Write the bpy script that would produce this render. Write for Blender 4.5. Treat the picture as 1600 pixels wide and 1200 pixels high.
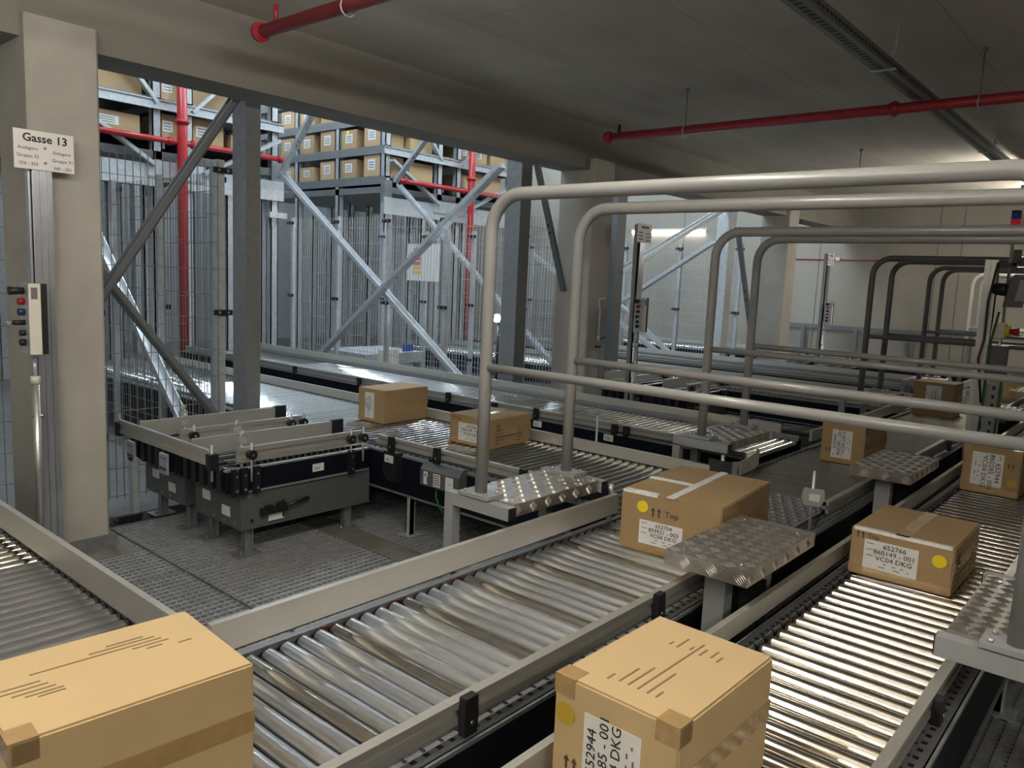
import bpy, bmesh, math, random
from mathutils import Vector, Matrix
random.seed(7)
for o in list(bpy.data.objects): bpy.data.objects.remove(o)
scn = bpy.context.scene
COL = scn.collection
PI = math.pi

# ------------------------------------------------------------------ camera, world, exposure
def rot_m(a, b, c):
    return Matrix.Rotation(a, 3, 'Z') @ Matrix.Rotation(b, 3, 'X') @ Matrix.Rotation(c, 3, 'Z')
cam_d = bpy.data.cameras.new('camera'); cam = bpy.data.objects.new('camera', cam_d); COL.objects.link(cam)
cam.matrix_world = Matrix.Translation((0, 0, 1.70)) @ rot_m(-0.864610266, 1.43828018, 0.0447094361).to_4x4()
cam_d.sensor_width = 36; cam_d.lens = 1220.29 / 1600 * 36; cam_d.clip_start = 0.05; cam_d.clip_end = 100
scn.camera = cam
w = bpy.data.worlds.new('world'); scn.world = w; w.use_nodes = True
w.node_tree.nodes['Background'].inputs[0].default_value = (0.55, 0.6, 0.7, 1)
w.node_tree.nodes['Background'].inputs[1].default_value = 0.02
scn.view_settings.view_transform = 'Standard'
try: scn.view_settings.look = 'None'
except Exception: pass
scn.view_settings.exposure = 0.38
scn.view_settings.gamma = 1
scn.view_settings.use_curve_mapping = False
LAMP_WARM = 72.0      # luminaires under the low ceiling
LAMP_HALL = 78.0      # luminaires of the racking hall

# ------------------------------------------------------------------ materials
MATS = {}
def mat(name, col, rough=0.5, metal=0.0, noise=0.0, nscale=8.0, bump=0.0, bscale=60.0, rnd=0.0, emit=0.0, aniso=None, spec=None, stretch=None, coat=0.0, noise_col=None, detail=4.0):
    m = bpy.data.materials.new(name); m.use_nodes = True
    nt = m.node_tree; n = nt.nodes; l = nt.links
    b = n['Principled BSDF']
    b.inputs['Base Color'].default_value = (*col, 1); b.inputs['Roughness'].default_value = rough; b.inputs['Metallic'].default_value = metal
    if spec is not None: b.inputs['Specular IOR Level'].default_value = spec
    if coat: b.inputs['Coat Weight'].default_value = coat; b.inputs['Coat Roughness'].default_value = 0.15
    if emit:
        b.inputs['Emission Color'].default_value = (*col, 1); b.inputs['Emission Strength'].default_value = emit
    tc = None
    src = None
    if noise or bump:
        tc = n.new('ShaderNodeTexCoord')
        vec = tc.outputs['Object']
        if stretch:
            mp = n.new('ShaderNodeMapping'); mp.inputs['Scale'].default_value = stretch
            l.new(vec, mp.inputs['Vector']); vec = mp.outputs['Vector']
    if noise:
        t = n.new('ShaderNodeTexNoise'); t.inputs['Scale'].default_value = nscale; t.inputs['Detail'].default_value = detail; t.inputs['Roughness'].default_value = 0.6
        l.new(vec, t.inputs['Vector'])
        r = n.new('ShaderNodeValToRGB')
        c2 = noise_col or tuple(c * (1 - noise) for c in col); c3 = tuple(min(1, c * (1 + noise)) for c in col)
        r.color_ramp.elements[0].color = (*c2, 1); r.color_ramp.elements[1].color = (*c3, 1)
        r.color_ramp.elements[0].position = 0.3; r.color_ramp.elements[1].position = 0.72
        l.new(t.outputs['Fac'], r.inputs['Fac']); src = r.outputs['Color']
    if rnd:
        oi = n.new('ShaderNodeObjectInfo')
        mr = n.new('ShaderNodeMapRange'); mr.inputs['To Min'].default_value = 1 - rnd; mr.inputs['To Max'].default_value = 1 + rnd
        l.new(oi.outputs['Random'], mr.inputs['Value'])
        mx = n.new('ShaderNodeVectorMath'); mx.operation = 'SCALE'
        if src: l.new(src, mx.inputs[0])
        else: mx.inputs[0].default_value = col
        l.new(mr.outputs['Result'], mx.inputs['Scale']); src = mx.outputs['Vector']
    if src: l.new(src, b.inputs['Base Color'])
    if bump:
        t2 = n.new('ShaderNodeTexNoise'); t2.inputs['Scale'].default_value = bscale; t2.inputs['Detail'].default_value = 3
        l.new(vec, t2.inputs['Vector'])
        bp = n.new('ShaderNodeBump'); bp.inputs['Strength'].default_value = bump; bp.inputs['Distance'].default_value = 0.01
        l.new(t2.outputs['Fac'], bp.inputs['Height']); l.new(bp.outputs['Normal'], b.inputs['Normal'])
    MATS[name] = m
    return m

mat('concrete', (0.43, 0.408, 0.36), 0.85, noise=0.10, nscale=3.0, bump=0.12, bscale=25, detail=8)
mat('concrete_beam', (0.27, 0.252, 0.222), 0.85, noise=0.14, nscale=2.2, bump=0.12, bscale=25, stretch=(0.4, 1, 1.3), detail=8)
mat('concrete_wall', (0.35, 0.325, 0.275), 0.85, noise=0.12, nscale=1.1, bump=0.08, bscale=25, stretch=(1, 1, 0.4), detail=8)
mat('hall_wall', (0.30, 0.31, 0.32), 0.8, noise=0.06, nscale=1.5)
mat('slab', (0.13, 0.125, 0.115), 0.8, noise=0.15, nscale=4)
mat('grating', (0.35, 0.36, 0.36), 0.45, 0.3, noise=0.18, nscale=14)
mat('floor_sheet', (0.20, 0.19, 0.16), 0.6, 0.2, noise=0.15, nscale=9)
mat('galv', (0.62, 0.65, 0.67), 0.42, 0.55, noise=0.14, nscale=18, detail=6)
mat('galv_dark', (0.27, 0.28, 0.285), 0.45, 0.5, noise=0.12, nscale=16)
mat('sheet_green', (0.125, 0.142, 0.138), 0.42, 0.35, noise=0.05, nscale=10)
mat('alu', (0.63, 0.62, 0.59), 0.35, 0.75, noise=0.05, nscale=30)
mat('alu_guide', (0.50, 0.49, 0.45), 0.36, 0.55, noise=0.04, nscale=12, stretch=(1, 1, 6))
mat('profile', (0.58, 0.60, 0.64), 0.3, 0.8, noise=0.14, nscale=12, stretch=(1, 1, 0.3))
mat('rail_paint', (0.27, 0.27, 0.262), 0.32, 0.0, coat=0.25)
mat('rail_backlit', (0.13, 0.13, 0.127), 0.32, 0.0, coat=0.25)  # rail grey darkened, putting the backlit look into the colour
mat('rail_lamplit', (0.5, 0.485, 0.45), 0.32, 0.0, coat=0.25)  # rail grey whitened, putting lamp light into the colour
mat('frame_paint', (0.30, 0.31, 0.31), 0.45)
mat('navy', (0.003, 0.0045, 0.010), 0.55, spec=0.25)
mat('black', (0.012, 0.012, 0.014), 0.42)
mat('black_soft', (0.008, 0.008, 0.009), 0.7, spec=0.2)
mat('bolt', (0.7, 0.7, 0.7), 0.25, 0.9)
mat('roller_zinc', (0.72, 0.735, 0.75), 0.30, 0.92, noise=0.10, nscale=7, rnd=0.13, bump=0.02, bscale=120)
mat('roller_worn', (0.52, 0.49, 0.43), 0.22, 0.95, noise=0.22, nscale=9, rnd=0.1)
mat('roller_chrome', (0.68, 0.655, 0.59), 0.15, 0.97, noise=0.07, nscale=12, rnd=0.08)
mat('roller_steel', (0.62, 0.625, 0.61), 0.09, 0.96, noise=0.08, nscale=10, rnd=0.1)
mat('roller_rubber', (0.115, 0.112, 0.108), 0.42, 0.0, noise=0.06, nscale=8, rnd=0.06)
mat('roller_cap', (0.015, 0.015, 0.017), 0.5)
mat('red_clip', (0.09, 0.012, 0.012), 0.5)
mat('checker', (0.48, 0.455, 0.41), 0.30, 0.85, noise=0.12, nscale=14)
mat('cardboard', (0.345, 0.232, 0.115), 0.72, noise=0.05, nscale=7, rnd=0.05, bump=0.03, bscale=90)
mat('cardboard_light', (0.53, 0.385, 0.20), 0.72, noise=0.04, nscale=5, bump=0.03, bscale=90)
mat('cardboard_rack', (0.46, 0.315, 0.165), 0.75, noise=0.05, nscale=6, rnd=0.14)
mat('tape', (0.40, 0.26, 0.115), 0.16, 0.0, noise=0.10, nscale=30, bump=0.25, bscale=40, coat=0.6)
mat('tape_clear_glare', (0.88, 0.86, 0.81), 0.15, 0.0, noise=0.15, nscale=40, bump=0.5, bscale=45, coat=1.0)  # clear tape whitened: lamp glare is painted into its colour
mat('tape_blue', (0.06, 0.07, 0.30), 0.4)
mat('label', (0.72, 0.71, 0.69), 0.55)
mat('sign_white', (0.80, 0.77, 0.75), 0.45)
mat('ink', (0.018, 0.018, 0.02), 0.6)
mat('ink_grey', (0.16, 0.15, 0.15), 0.6)
mat('ink_faint', (0.20, 0.135, 0.065), 0.7)
mat('ink_box', (0.085, 0.055, 0.03), 0.7)
mat('yellow', (0.85, 0.66, 0.02), 0.5)
mat('yellow_dull', (0.46, 0.31, 0.03), 0.5)
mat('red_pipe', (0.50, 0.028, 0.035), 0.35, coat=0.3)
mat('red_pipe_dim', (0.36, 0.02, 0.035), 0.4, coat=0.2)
mat('wire', (0.27, 0.28, 0.29), 0.45, 0.5)
mat('wire_light', (0.62, 0.65, 0.67), 0.4, 0.5)
mat('post_dark', (0.17, 0.18, 0.19), 0.5, 0.2)
mat('cream', (0.74, 0.71, 0.62), 0.45)
mat('btn_red', (0.30, 0.012, 0.015), 0.35); mat('btn_blue', (0.012, 0.03, 0.09), 0.35)
mat('estop_red', (0.45, 0.015, 0.03), 0.35)
mat('blue_part', (0.02, 0.10, 0.35), 0.4)
mat('stack_red', (0.55, 0.02, 0.05), 0.25, emit=0.15); mat('stack_amber', (0.85, 0.32, 0.02), 0.25, emit=0.2)
mat('stack_blue', (0.03, 0.08, 0.45), 0.25); mat('stack_green', (0.06, 0.60, 0.12), 0.25, emit=0.3)
mat('green_cable', (0.02, 0.13, 0.035), 0.5)
mat('grey_plastic', (0.10, 0.105, 0.11), 0.45)
mat('screen', (0.35, 0.36, 0.38), 0.25)
mat('clear_plastic', (0.45, 0.45, 0.43), 0.2, 0.2)
mat('led', (0.72, 0.82, 1.0), emit=60.0)
mat('lamp_body', (0.7, 0.7, 0.68), 0.5)
mat('lamp_warm', (1.0, 0.945, 0.85), emit=LAMP_WARM)
mat('lamp_hall', (0.76, 0.89, 1.0), emit=LAMP_HALL)
mat('lamp_wall', (1.0, 0.97, 0.90), emit=26.0)
mat('chart_y', (0.75, 0.45, 0.10), 0.6); mat('chart_r', (0.55, 0.13, 0.10), 0.6)

# ceiling: board-marked concrete with joint lines
def ceiling_mat():
    m = mat('ceiling', (0.56, 0.52, 0.45), 0.85, noise=0.17, nscale=1.3, bump=0.1, bscale=20, stretch=(0.5, 1.4, 1), detail=9)
    n = m.node_tree.nodes; l = m.node_tree.links
    b = n['Principled BSDF']; prev = b.inputs['Base Color'].links[0].from_socket
    tc = n.new('ShaderNodeTexCoord'); br = n.new('ShaderNodeTexBrick')
    br.inputs['Scale'].default_value = 1.0; br.inputs['Mortar Size'].default_value = 0.006; br.inputs['Mortar Smooth'].default_value = 0.3
    br.inputs['Brick Width'].default_value = 2.5; br.inputs['Row Height'].default_value = 1.25
    br.inputs['Color1'].default_value = (1, 1, 1, 1); br.inputs['Color2'].default_value = (0.93, 0.93, 0.93, 1); br.inputs['Mortar'].default_value = (0.72, 0.71, 0.69, 1)
    l.new(tc.outputs['Object'], br.inputs['Vector'])
    mx = n.new('ShaderNodeMix'); mx.data_type = 'RGBA'; mx.blend_type = 'MULTIPLY'; mx.inputs['Factor'].default_value = 1
    l.new(prev, mx.inputs[6]); l.new(br.outputs['Color'], mx.inputs[7]); l.new(mx.outputs[2], b.inputs['Base Color'])
ceiling_mat()

# ------------------------------------------------------------------ mesh builder
class MB:
    def __init__(s): s.v = []; s.f = []; s.m = []; s.sm = []
    def quad(s, pts, m=0, sm=False):
        i = len(s.v); s.v += [tuple(p) for p in pts]; s.f.append(tuple(range(i, i + len(pts)))); s.m.append(m); s.sm.append(sm)
    def box(s, x0, x1, y0, y1, z0, z1, m=0):
        i = len(s.v)
        s.v += [(x0, y0, z0), (x1, y0, z0), (x1, y1, z0), (x0, y1, z0), (x0, y0, z1), (x1, y0, z1), (x1, y1, z1), (x0, y1, z1)]
        for q in ((3, 2, 1, 0), (4, 5, 6, 7), (0, 1, 5, 4), (1, 2, 6, 5), (2, 3, 7, 6), (3, 0, 4, 7)):
            s.f.append(tuple(i + k for k in q)); s.m.append(m); s.sm.append(False)
        return s
    def bar(s, p, q, wd, ht, m=0, up=(0, 0, 1)):
        p = Vector(p); q = Vector(q); d = (q - p).normalized(); u = Vector(up)
        if abs(d.dot(u)) > 0.99: u = Vector((1, 0, 0))
        a = d.cross(u).normalized() * wd / 2; b = a.cross(d).normalized() * ht / 2
        i = len(s.v)
        for c in (p, q): s.v += [tuple(c + a * sa + b * sb) for sa, sb in ((-1, -1), (1, -1), (1, 1), (-1, 1))]
        for k in ((3, 2, 1, 0), (4, 5, 6, 7), (0, 1, 5, 4), (1, 2, 6, 5), (2, 3, 7, 6), (3, 0, 4, 7)):
            s.f.append(tuple(i + j for j in k)); s.m.append(m); s.sm.append(False)
        return s
    def angle(s, p, q, wd, t, m=0, up=(0, 0, 1)):
        """an L- / U-section brace: web plus two flanges"""
        p = Vector(p); q = Vector(q); d = (q - p).normalized(); u = Vector(up)
        a = d.cross(u).normalized(); b = a.cross(d).normalized()
        s.bar(p, q, t, wd, m, up)
        for sg in (-1, 1):
            o = b * sg * (wd / 2 - t / 2) + a * wd * 0.28
            s.bar(p + o, q + o, wd * 0.56, t, m, up)
        return s
    def cyl(s, p, q, r, n=12, m=0, r2=None, cap=True, sm=True, mcap=None):
        p = Vector(p); q = Vector(q); d = (q - p).normalized(); u = Vector((0, 0, 1)) if abs(d.z) < 0.9 else Vector((1, 0, 0))
        a = d.cross(u).normalized(); b = d.cross(a); r2 = r if r2 is None else r2
        i = len(s.v)
        for c, rr in ((p, r), (q, r2)):
            for k in range(n):
                t = 2 * PI * k / n; s.v.append(tuple(c + (a * math.cos(t) + b * math.sin(t)) * rr))
        for k in range(n):
            j = (k + 1) % n; s.f.append((i + k, i + j, i + n + j, i + n + k)); s.m.append(m); s.sm.append(sm)
        if cap:
            mc = m if mcap is None else mcap
            s.f.append(tuple(i + k for k in reversed(range(n)))); s.m.append(mc); s.sm.append(False)
            s.f.append(tuple(i + n + k for k in range(n))); s.m.append(mc); s.sm.append(False)
        return s
    def tube(s, pts, r, n=10, m=0):
        pts = [Vector(p) for p in pts]; L = len(pts); base = len(s.v)
        t0 = (pts[1] - pts[0]).normalized(); u = Vector((0, 0, 1)) if abs(t0.z) < 0.9 else Vector((1, 0, 0))
        a = t0.cross(u).normalized()
        for k, p in enumerate(pts):
            t = (pts[min(k + 1, L - 1)] - pts[max(k - 1, 0)]).normalized()
            a = (a - t * a.dot(t)).normalized(); b = t.cross(a)
            for j in range(n):
                th = 2 * PI * j / n; s.v.append(tuple(p + (a * math.cos(th) + b * math.sin(th)) * r))
        for k in range(L - 1):
            for j in range(n):
                jj = (j + 1) % n
                s.f.append((base + k * n + j, base + k * n + jj, base + (k + 1) * n + jj, base + (k + 1) * n + j)); s.m.append(m); s.sm.append(True)
        s.f.append(tuple(base + j for j in reversed(range(n)))); s.m.append(m); s.sm.append(False)
        s.f.append(tuple(base + (L - 1) * n + j for j in range(n))); s.m.append(m); s.sm.append(False)
        return s
    def prism(s, poly, o, ax, ay, depth, m=0):
        """polygon in plane (ax, ay) at o, extruded along ax x ay"""
        o = Vector(o); ax = Vector(ax); ay = Vector(ay); n = ax.cross(ay).normalized() * depth
        i = len(s.v); k = len(poly)
        for off in (Vector((0, 0, 0)), n): s.v += [tuple(o + ax * x + ay * y + off) for x, y in poly]
        s.f.append(tuple(i + j for j in reversed(range(k)))); s.m.append(m); s.sm.append(False)
        s.f.append(tuple(i + k + j for j in range(k))); s.m.append(m); s.sm.append(False)
        for j in range(k):
            jj = (j + 1) % k; s.f.append((i + j, i + jj, i + k + jj, i + k + j)); s.m.append(m); s.sm.append(False)
        return s
    def mesh(s, name, mats):
        me = bpy.data.meshes.new(name); me.from_pydata(s.v, [], s.f)
        for mm in ([mats] if isinstance(mats, str) else mats): me.materials.append(MATS[mm])
        me.polygons.foreach_set('material_index', s.m); me.polygons.foreach_set('use_smooth', s.sm); me.update()
        return me
    def build(s, name, mats, parent=None):
        return put(name, s.mesh(name, mats), parent)
def put(name, me, parent=None, loc=None):
    o = bpy.data.objects.new(name, me); COL.objects.link(o)
    if parent: o.parent = parent
    if loc: o.location = loc
    return o
def tag(o, label=None, cat=None, group=None, kind=None):
    if label: o['label'] = label
    if cat: o['category'] = cat
    if group: o['group'] = group
    if kind: o['kind'] = kind
    return o
def thing(name, label, cat, loc=(0, 0, 0), rz=0, group=None):
    o = bpy.data.objects.new(name, None); COL.objects.link(o); o.location = loc; o.rotation_euler = (0, 0, rz); o.empty_display_size = 0.1
    return tag(o, label, cat, group)
def dup(root, label=None, loc=None, rz=None, group=None):
    r = root.copy(); COL.objects.link(r)
    if loc is not None: r.location = loc
    if rz is not None: r.rotation_euler = (0, 0, rz)
    if label: r['label'] = label
    if group: r['group'] = group
    for ch in list(root.children):
        c = ch.copy(); COL.objects.link(c); c.parent = r
        for g in list(ch.children):
            d = g.copy(); COL.objects.link(d); d.parent = c
    return r
# lettering
_txt = {}
def text_mesh(s, size, bold=False, align='CENTER'):
    k = (s, size, bold, align)
    if k in _txt: return _txt[k]
    c = bpy.data.curves.new('lettering', 'FONT'); c.body = s; c.size = size; c.align_x = align; c.align_y = 'CENTER'; c.resolution_u = 2; c.extrude = 0.0003
    if bold: c.offset = size * 0.022
    o = bpy.data.objects.new('lettering', c); COL.objects.link(o)
    dg = bpy.context.evaluated_depsgraph_get()
    me = bpy.data.meshes.new_from_object(o.evaluated_get(dg)); me.name = 'lettering'
    bpy.data.objects.remove(o); bpy.data.curves.remove(c)
    _txt[k] = me
    return me
def text(parent, s, size, origin, xd, yd, m='ink', bold=False, name='lettering', align='CENTER', sx=1.06):
    me = text_mesh(s, size, bold, align)
    if not me.materials: me.materials.append(MATS[m])
    elif me.materials[0] != MATS[m]: me = me.copy(); me.materials[0] = MATS[m]
    o = put(name, me, parent)
    xd = Vector(xd); yd = Vector(yd); z = xd.cross(yd)
    M = Matrix((xd, yd, z)).transposed().to_4x4(); M.translation = Vector(origin) + z * 0.0008
    o.matrix_local = M @ Matrix.Diagonal((sx, 1, 1, 1))
    return o

P5 = 5.25   # bay pitch along the wall
ZC = 0.55   # conveying level

# ------------------------------------------------------------------ the setting
def struct(name, mb, mats, label=None, parent=None):
    o = mb.build(name, mats, parent); o['kind'] = 'structure'
    if label: o['label'] = label
    return o
floor = struct('floor', MB().box(-6, 16.2, -5, 17, -0.16, -0.06), 'slab', 'dark floor slab below steel grating panels')
# grating panels, shared mesh
def grating_mesh(lx, ly):
    mb = MB(); t = 0.004; d = 0.028
    for (x0, x1, y0, y1) in ((0, lx, 0, t), (0, lx, ly - t, ly), (0, t, 0, ly), (lx - t, lx, 0, ly)): mb.box(x0, x1, y0, y1, -d, 0)
    n = int(lx / 0.036)
    for i in range(1, n): mb.box(i * lx / n - 0.0045, i * lx / n + 0.0045, 0, ly, -d, -0.003)
    n = int(ly / 0.048)
    for i in range(1, n): mb.box(0, lx, i * ly / n - 0.010, i * ly / n + 0.010, -0.016, 0.0)
    return mb.mesh('grating_panel', 'grating')
gm = grating_mesh(0.985, 0.985)
for iy in range(-1, 5):
    for ix in range(-1, 10):
        x0 = 0.04 + ix; y0 = 0.10 + iy
        put('grating_panel', gm, floor, (x0, y0, 0))
struct('floor_strip', MB().box(1.38, 2.0, 4.55, 5.55, -0.06, 0.003), 'floor_sheet', parent=floor)
struct('floor_strip', MB().box(3.0, 3.2, 2.1, 4.4, -0.03, 0.004), 'floor_sheet', parent=floor)
struct('floor_strip', MB().box(-6, 16.2, 5.3, 17, -0.06, 0.0), 'slab', parent=floor)
struct('floor_strip', MB().box(10.6, 16.2, -5, 5.3, -0.06, 0.0), 'slab', parent=floor)

struct('ceiling', MB().box(-6, 15.9, -5, 5.3, 3.33, 3.5), 'ceiling', 'low board-marked concrete ceiling slab with joint lines')
struct('ceiling', MB().box(-6, 15.9, 5.2, 17, 7.2, 7.35), 'hall_wall', 'high ceiling of the racking hall')
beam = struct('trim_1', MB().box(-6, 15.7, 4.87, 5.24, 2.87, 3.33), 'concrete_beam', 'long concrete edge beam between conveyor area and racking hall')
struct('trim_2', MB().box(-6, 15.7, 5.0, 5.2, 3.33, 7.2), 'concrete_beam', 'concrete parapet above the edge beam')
wr = struct('wall_right', MB().box(15.7, 15.95, -5, 17, -0.06, 7.2), 'concrete_wall', 'concrete end wall with vertical joints')
for y in (3.14, 3.52, 5.6, 8.6, 1.3):
    MB().box(15.694, 15.70, y - 0.008, y + 0.008, 0.3, 3.33).build('joint', 'post_dark', wr)
struct('wall_back', MB().box(-6, 15.7, 17, 17.2, -0.06, 7.2), 'hall_wall', 'pale far wall of the racking hall')
struct('wall_left', MB().box(-6.2, -6, -5, 17, -0.06, 7.2), 'concrete_wall', 'concrete side wall')
struct('wall_front', MB().box(-6, 15.7, -5.2, -5, -0.06, 3.5), 'concrete_wall', 'concrete wall opposite the racking hall')

# concrete columns
def column(x, label):
    t = thing('concrete_column', label, 'column', (x, 4.80, 0))
    me = bmesh.new(); bmesh.ops.create_cube(me, size=1)
    for v in me.verts: v.co.x = (v.co.x + .5) * 0.37; v.co.y = (v.co.y + .5) * 0.46; v.co.z = (v.co.z + .5) * 2.98
    bmesh.ops.bevel(me, geom=[e for e in me.edges if abs(e.verts[0].co.z - e.verts[1].co.z) > 1], offset=0.014, segments=1, affect='EDGES')
    m = bpy.data.meshes.new('shaft'); me.to_mesh(m); me.free(); m.materials.append(MATS['concrete']); put('shaft', m, t)
    b = MB(); b.box(-0.01, 0.40, -0.045, 0.0, 0.0, 0.012); b.box(-0.01, 0.40, -0.012, 0.0, 0, 0.06); b.box(0.37, 0.382, -0.01, 0.46, 0, 0.06)
    b.build('base_angle', 'galv_dark', t)
    return t
column(1.555, "concrete column carrying the sign reading Gasse 13")
column(1.555 + P5, 'concrete column with a thin riser pipe on its face')
column(1.555 + 2 * P5, 'concrete column nearest the end wall with vertical joints')

# ------------------------------------------------------------------ rollers and conveyors
_roll = {}
def roller_mesh(width, r, kind):
    k = (round(width, 3), r, kind)
    if k in _roll: return _roll[k]
    mb = MB(); n = 16
    mb.cyl((0, 0.012, 0), (0, width - 0.012, 0), r, n, 0, cap=False)
    for y0, y1 in ((0.0, 0.012), (width - 0.012, width)):
        mb.cyl((0, y0, 0), (0, y1, 0), r * 0.93, n, 1)
    mb.cyl((0, -0.03, 0), (0, width + 0.03, 0), 0.007, 6, 1)
    _roll[k] = mb.mesh('roller', [kind, 'roller_cap'])
    return _roll[k]

def conveyor(name, label, length, width, loc, rz, kinds, pitch=0.0605, r=0.026, left=None, right=None, skip=(), slots=True, legs=(), joined_after=None, clamps=((), ()), panel_z=(0.27, 0.525), zo=0.0):
    """local x runs along the conveyor, rollers span local y 0..width, top of rollers at ZC.
    left = guide on the +y side, right = guide on the -y side: (kind, z0, z1, offset, start, end)"""
    t = thing(name, label, 'conveyor', (loc[0], loc[1], zo), rz)
    n = int(length / pitch); far = MB()
    for i in range(n):
        x = (i + 0.5) * pitch
        if any(a <= x <= b for a, b in skip): continue
        kind = kinds(x, i) if callable(kinds) else kinds
        if joined_after is not None and x > joined_after:
            far.cyl((x, 0, ZC - r), (x, width, ZC - r), r, 8, 0)
        else:
            put('roller', roller_mesh(width, r, kind), t, (x, 0, ZC - r))
    if far.v:
        fk = kinds(length, 0) if callable(kinds) else kinds
        tag(far.build('far_rollers', fk, t), kind='stuff')
    # frames
    for sgn, y in ((-1, -0.012), (1, width + 0.012)):
        b = MB(); o = 0.055 * sgn
        ya, yb = sorted((y + o, y + o + 0.004 * sgn)); b.box(0, length, ya, yb, panel_z[0], panel_z[1], 0)      # navy side panel
        ya, yb = sorted((y, y + o)); b.box(0, length, ya, yb, panel_z[1] - 0.003, panel_z[1] + 0.002, 1)            # top flange
        ya, yb = sorted((y, y + 0.003 * sgn)); b.box(0, length, ya, yb, panel_z[1] - 0.02, panel_z[1] + 0.022, 1)
        ya, yb = sorted((y + o, y + o + 0.012 * sgn)); b.box(0, length, ya, yb, panel_z[1] - 0.012, panel_z[1], 1); b.box(0, length, ya, yb, panel_z[0] - 0.012, panel_z[0], 1)
        b.build('side_frame', ['navy', 'galv_dark'], t)
        if slots:
            h = MB(); yy = y + o * 0.55
            for i in range(int(min(length, 6.5) / 0.045)):
                x = 0.02 + i * 0.045; h.box(x, x + 0.016, yy - 0.007, yy + 0.007, panel_z[1] + 0.002, panel_z[1] + 0.0028)
            tag(h.build('slot_row', 'black', t), kind='stuff')
            c = MB()
            for i in range(int(min(length, 5.0) / pitch)):
                x = (i + 1) * pitch
                if i % 5 == 1: c.box(x - 0.012, x + 0.012, y - 0.006 * sgn - 0.005, y - 0.006 * sgn + 0.005, ZC - 0.035, ZC - 0.004)
            if c.v: tag(c.build('roller_clips', 'red_clip', t), kind='stuff')
    MB().box(0, length, -0.01, width + 0.01, 0.36, 0.38).build('dark_void_sheet', 'black_soft', t)  # black sheet added to read as the dark void under the rollers
    # guides
    for side, g, cl in ((1, left, clamps[0]), (-1, right, clamps[1])):
        if not g: continue
        for gg in (g if isinstance(g, list) else [g]):
            kind, z0, z1, off, a, bnd = gg
            y = (width + off) if side > 0 else -off
            b = MB()
            if kind == 'flat':
                ya, yb = sorted((y, y + 0.022 * side)); b.box(a, bnd, ya, yb, z0, z1, 0)
                b.box(a, bnd, ya + 0.004, yb - 0.004, z0 - 0.006, z0, 1)
            else:   # channel: two beads with a groove
                h = z1 - z0
                ya, yb = sorted((y, y + 0.03 * side)); b.box(a, bnd, ya, yb, z1 - 0.34 * h, z1, 0); b.box(a, bnd, ya, yb, z0, z0 + 0.34 * h, 0)
                ya, yb = sorted((y, y + 0.015 * side)); b.box(a, bnd, ya, yb, z0, z1 - 0.002, 0)
            b.build('guide_rail', ['alu_guide', 'black'], t)
        for x, hgt in cl:
            c = MB(); yo = y + (0.022 if kind == 'flat' else 0.030) * side; zt = z1 + 0.004 if hgt else z1 - 0.012
            ya, yb = sorted((yo, yo + 0.024 * side))
            c.prism([(x - 0.022, z0 - 0.03), (x + 0.022, z0 - 0.03), (x + 0.026, z0 + 0.02), (x + 0.022, zt + 0.008), (x - 0.022, zt + 0.008), (x - 0.026, z0 + 0.02)], (0, yb if side < 0 else ya, 0), (1, 0, 0), (0, 0, 1), -0.024 if side > 0 else 0.024, 0)
            cp = c.build('guide_clamp', 'black', t)
            yb2 = yo + 0.0245 * side
            MB().cyl((x, yb2, z0 + 0.005), (x, yb2 + 0.004 * side, z0 + 0.005), 0.006, 8).build('bolt', 'bolt', cp)
    for x in legs:
        for y in (-0.04, width + 0.04):
            b = MB(); b.box(x - 0.02, x + 0.02, y - 0.004, y + 0.03, -zo, panel_z[0]); b.box(x - 0.02, x - 0.014, y - 0.012, y + 0.03, -zo, panel_z[0]); b.box(x + 0.014, x + 0.02, y - 0.012, y + 0.03, -zo, panel_z[0])
            b.box(x - 0.06, x + 0.06, y - 0.06, y + 0.06, -zo, 0.006 - zo)
            b.build('leg', 'galv', t)
    return t

# centre conveyor along the wall (local x = world x)
def c1_kind(x, i):
    X = x + 0.1
    if X > 4.3: return 'roller_steel'
    return 'roller_worn' if i % 5 == 2 else 'roller_zinc'
c1 = conveyor('roller_conveyor', 'main roller conveyor with dull zinc rollers carrying the carton marked 652704', 15.2, 0.68, (0.1, 1.335, 0), 0, c1_kind,
    pitch=0.0626, left=[('flat', 0.612, 0.705, -0.055, 0.95, 3.02), ('flat', 0.60, 0.68, 0.0, 5.75, 8.6), ('flat', 0.60, 0.68, 0.0, 11.0, 13.6)], right=[('channel', 0.575, 0.637, 0.028, 0.0, 3.3), ('channel', 0.575, 0.637, 0.028, 3.95, 15.0)],
    clamps=((), ((1.27, True), (2.22, True), (5.4, True), (6.6, True))), legs=(0.6, 2.0, 4.3, 6.5, 9.0), skip=((3.62, 4.28),), joined_after=9.0)
c2 = conveyor('roller_conveyor', 'shiny chrome roller conveyor carrying the carton marked 860149 - 001', 15.0, 0.50, (0.3, 0.435, 0), 0, lambda x, i: 'roller_chrome' if x < 4.6 else 'roller_steel',
    left=('flat', 0.575, 0.64, 0.062, 0.2, 14.8), right=('channel', 0.55, 0.605, 0.0, 0.0, 14.8), clamps=((), ((2.05, False), (4.7, True), (6.0, True))), legs=(1.2, 3.4, 6.0, 9.0), joined_after=9.0, pitch=0.0745, r=0.0265)
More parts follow.
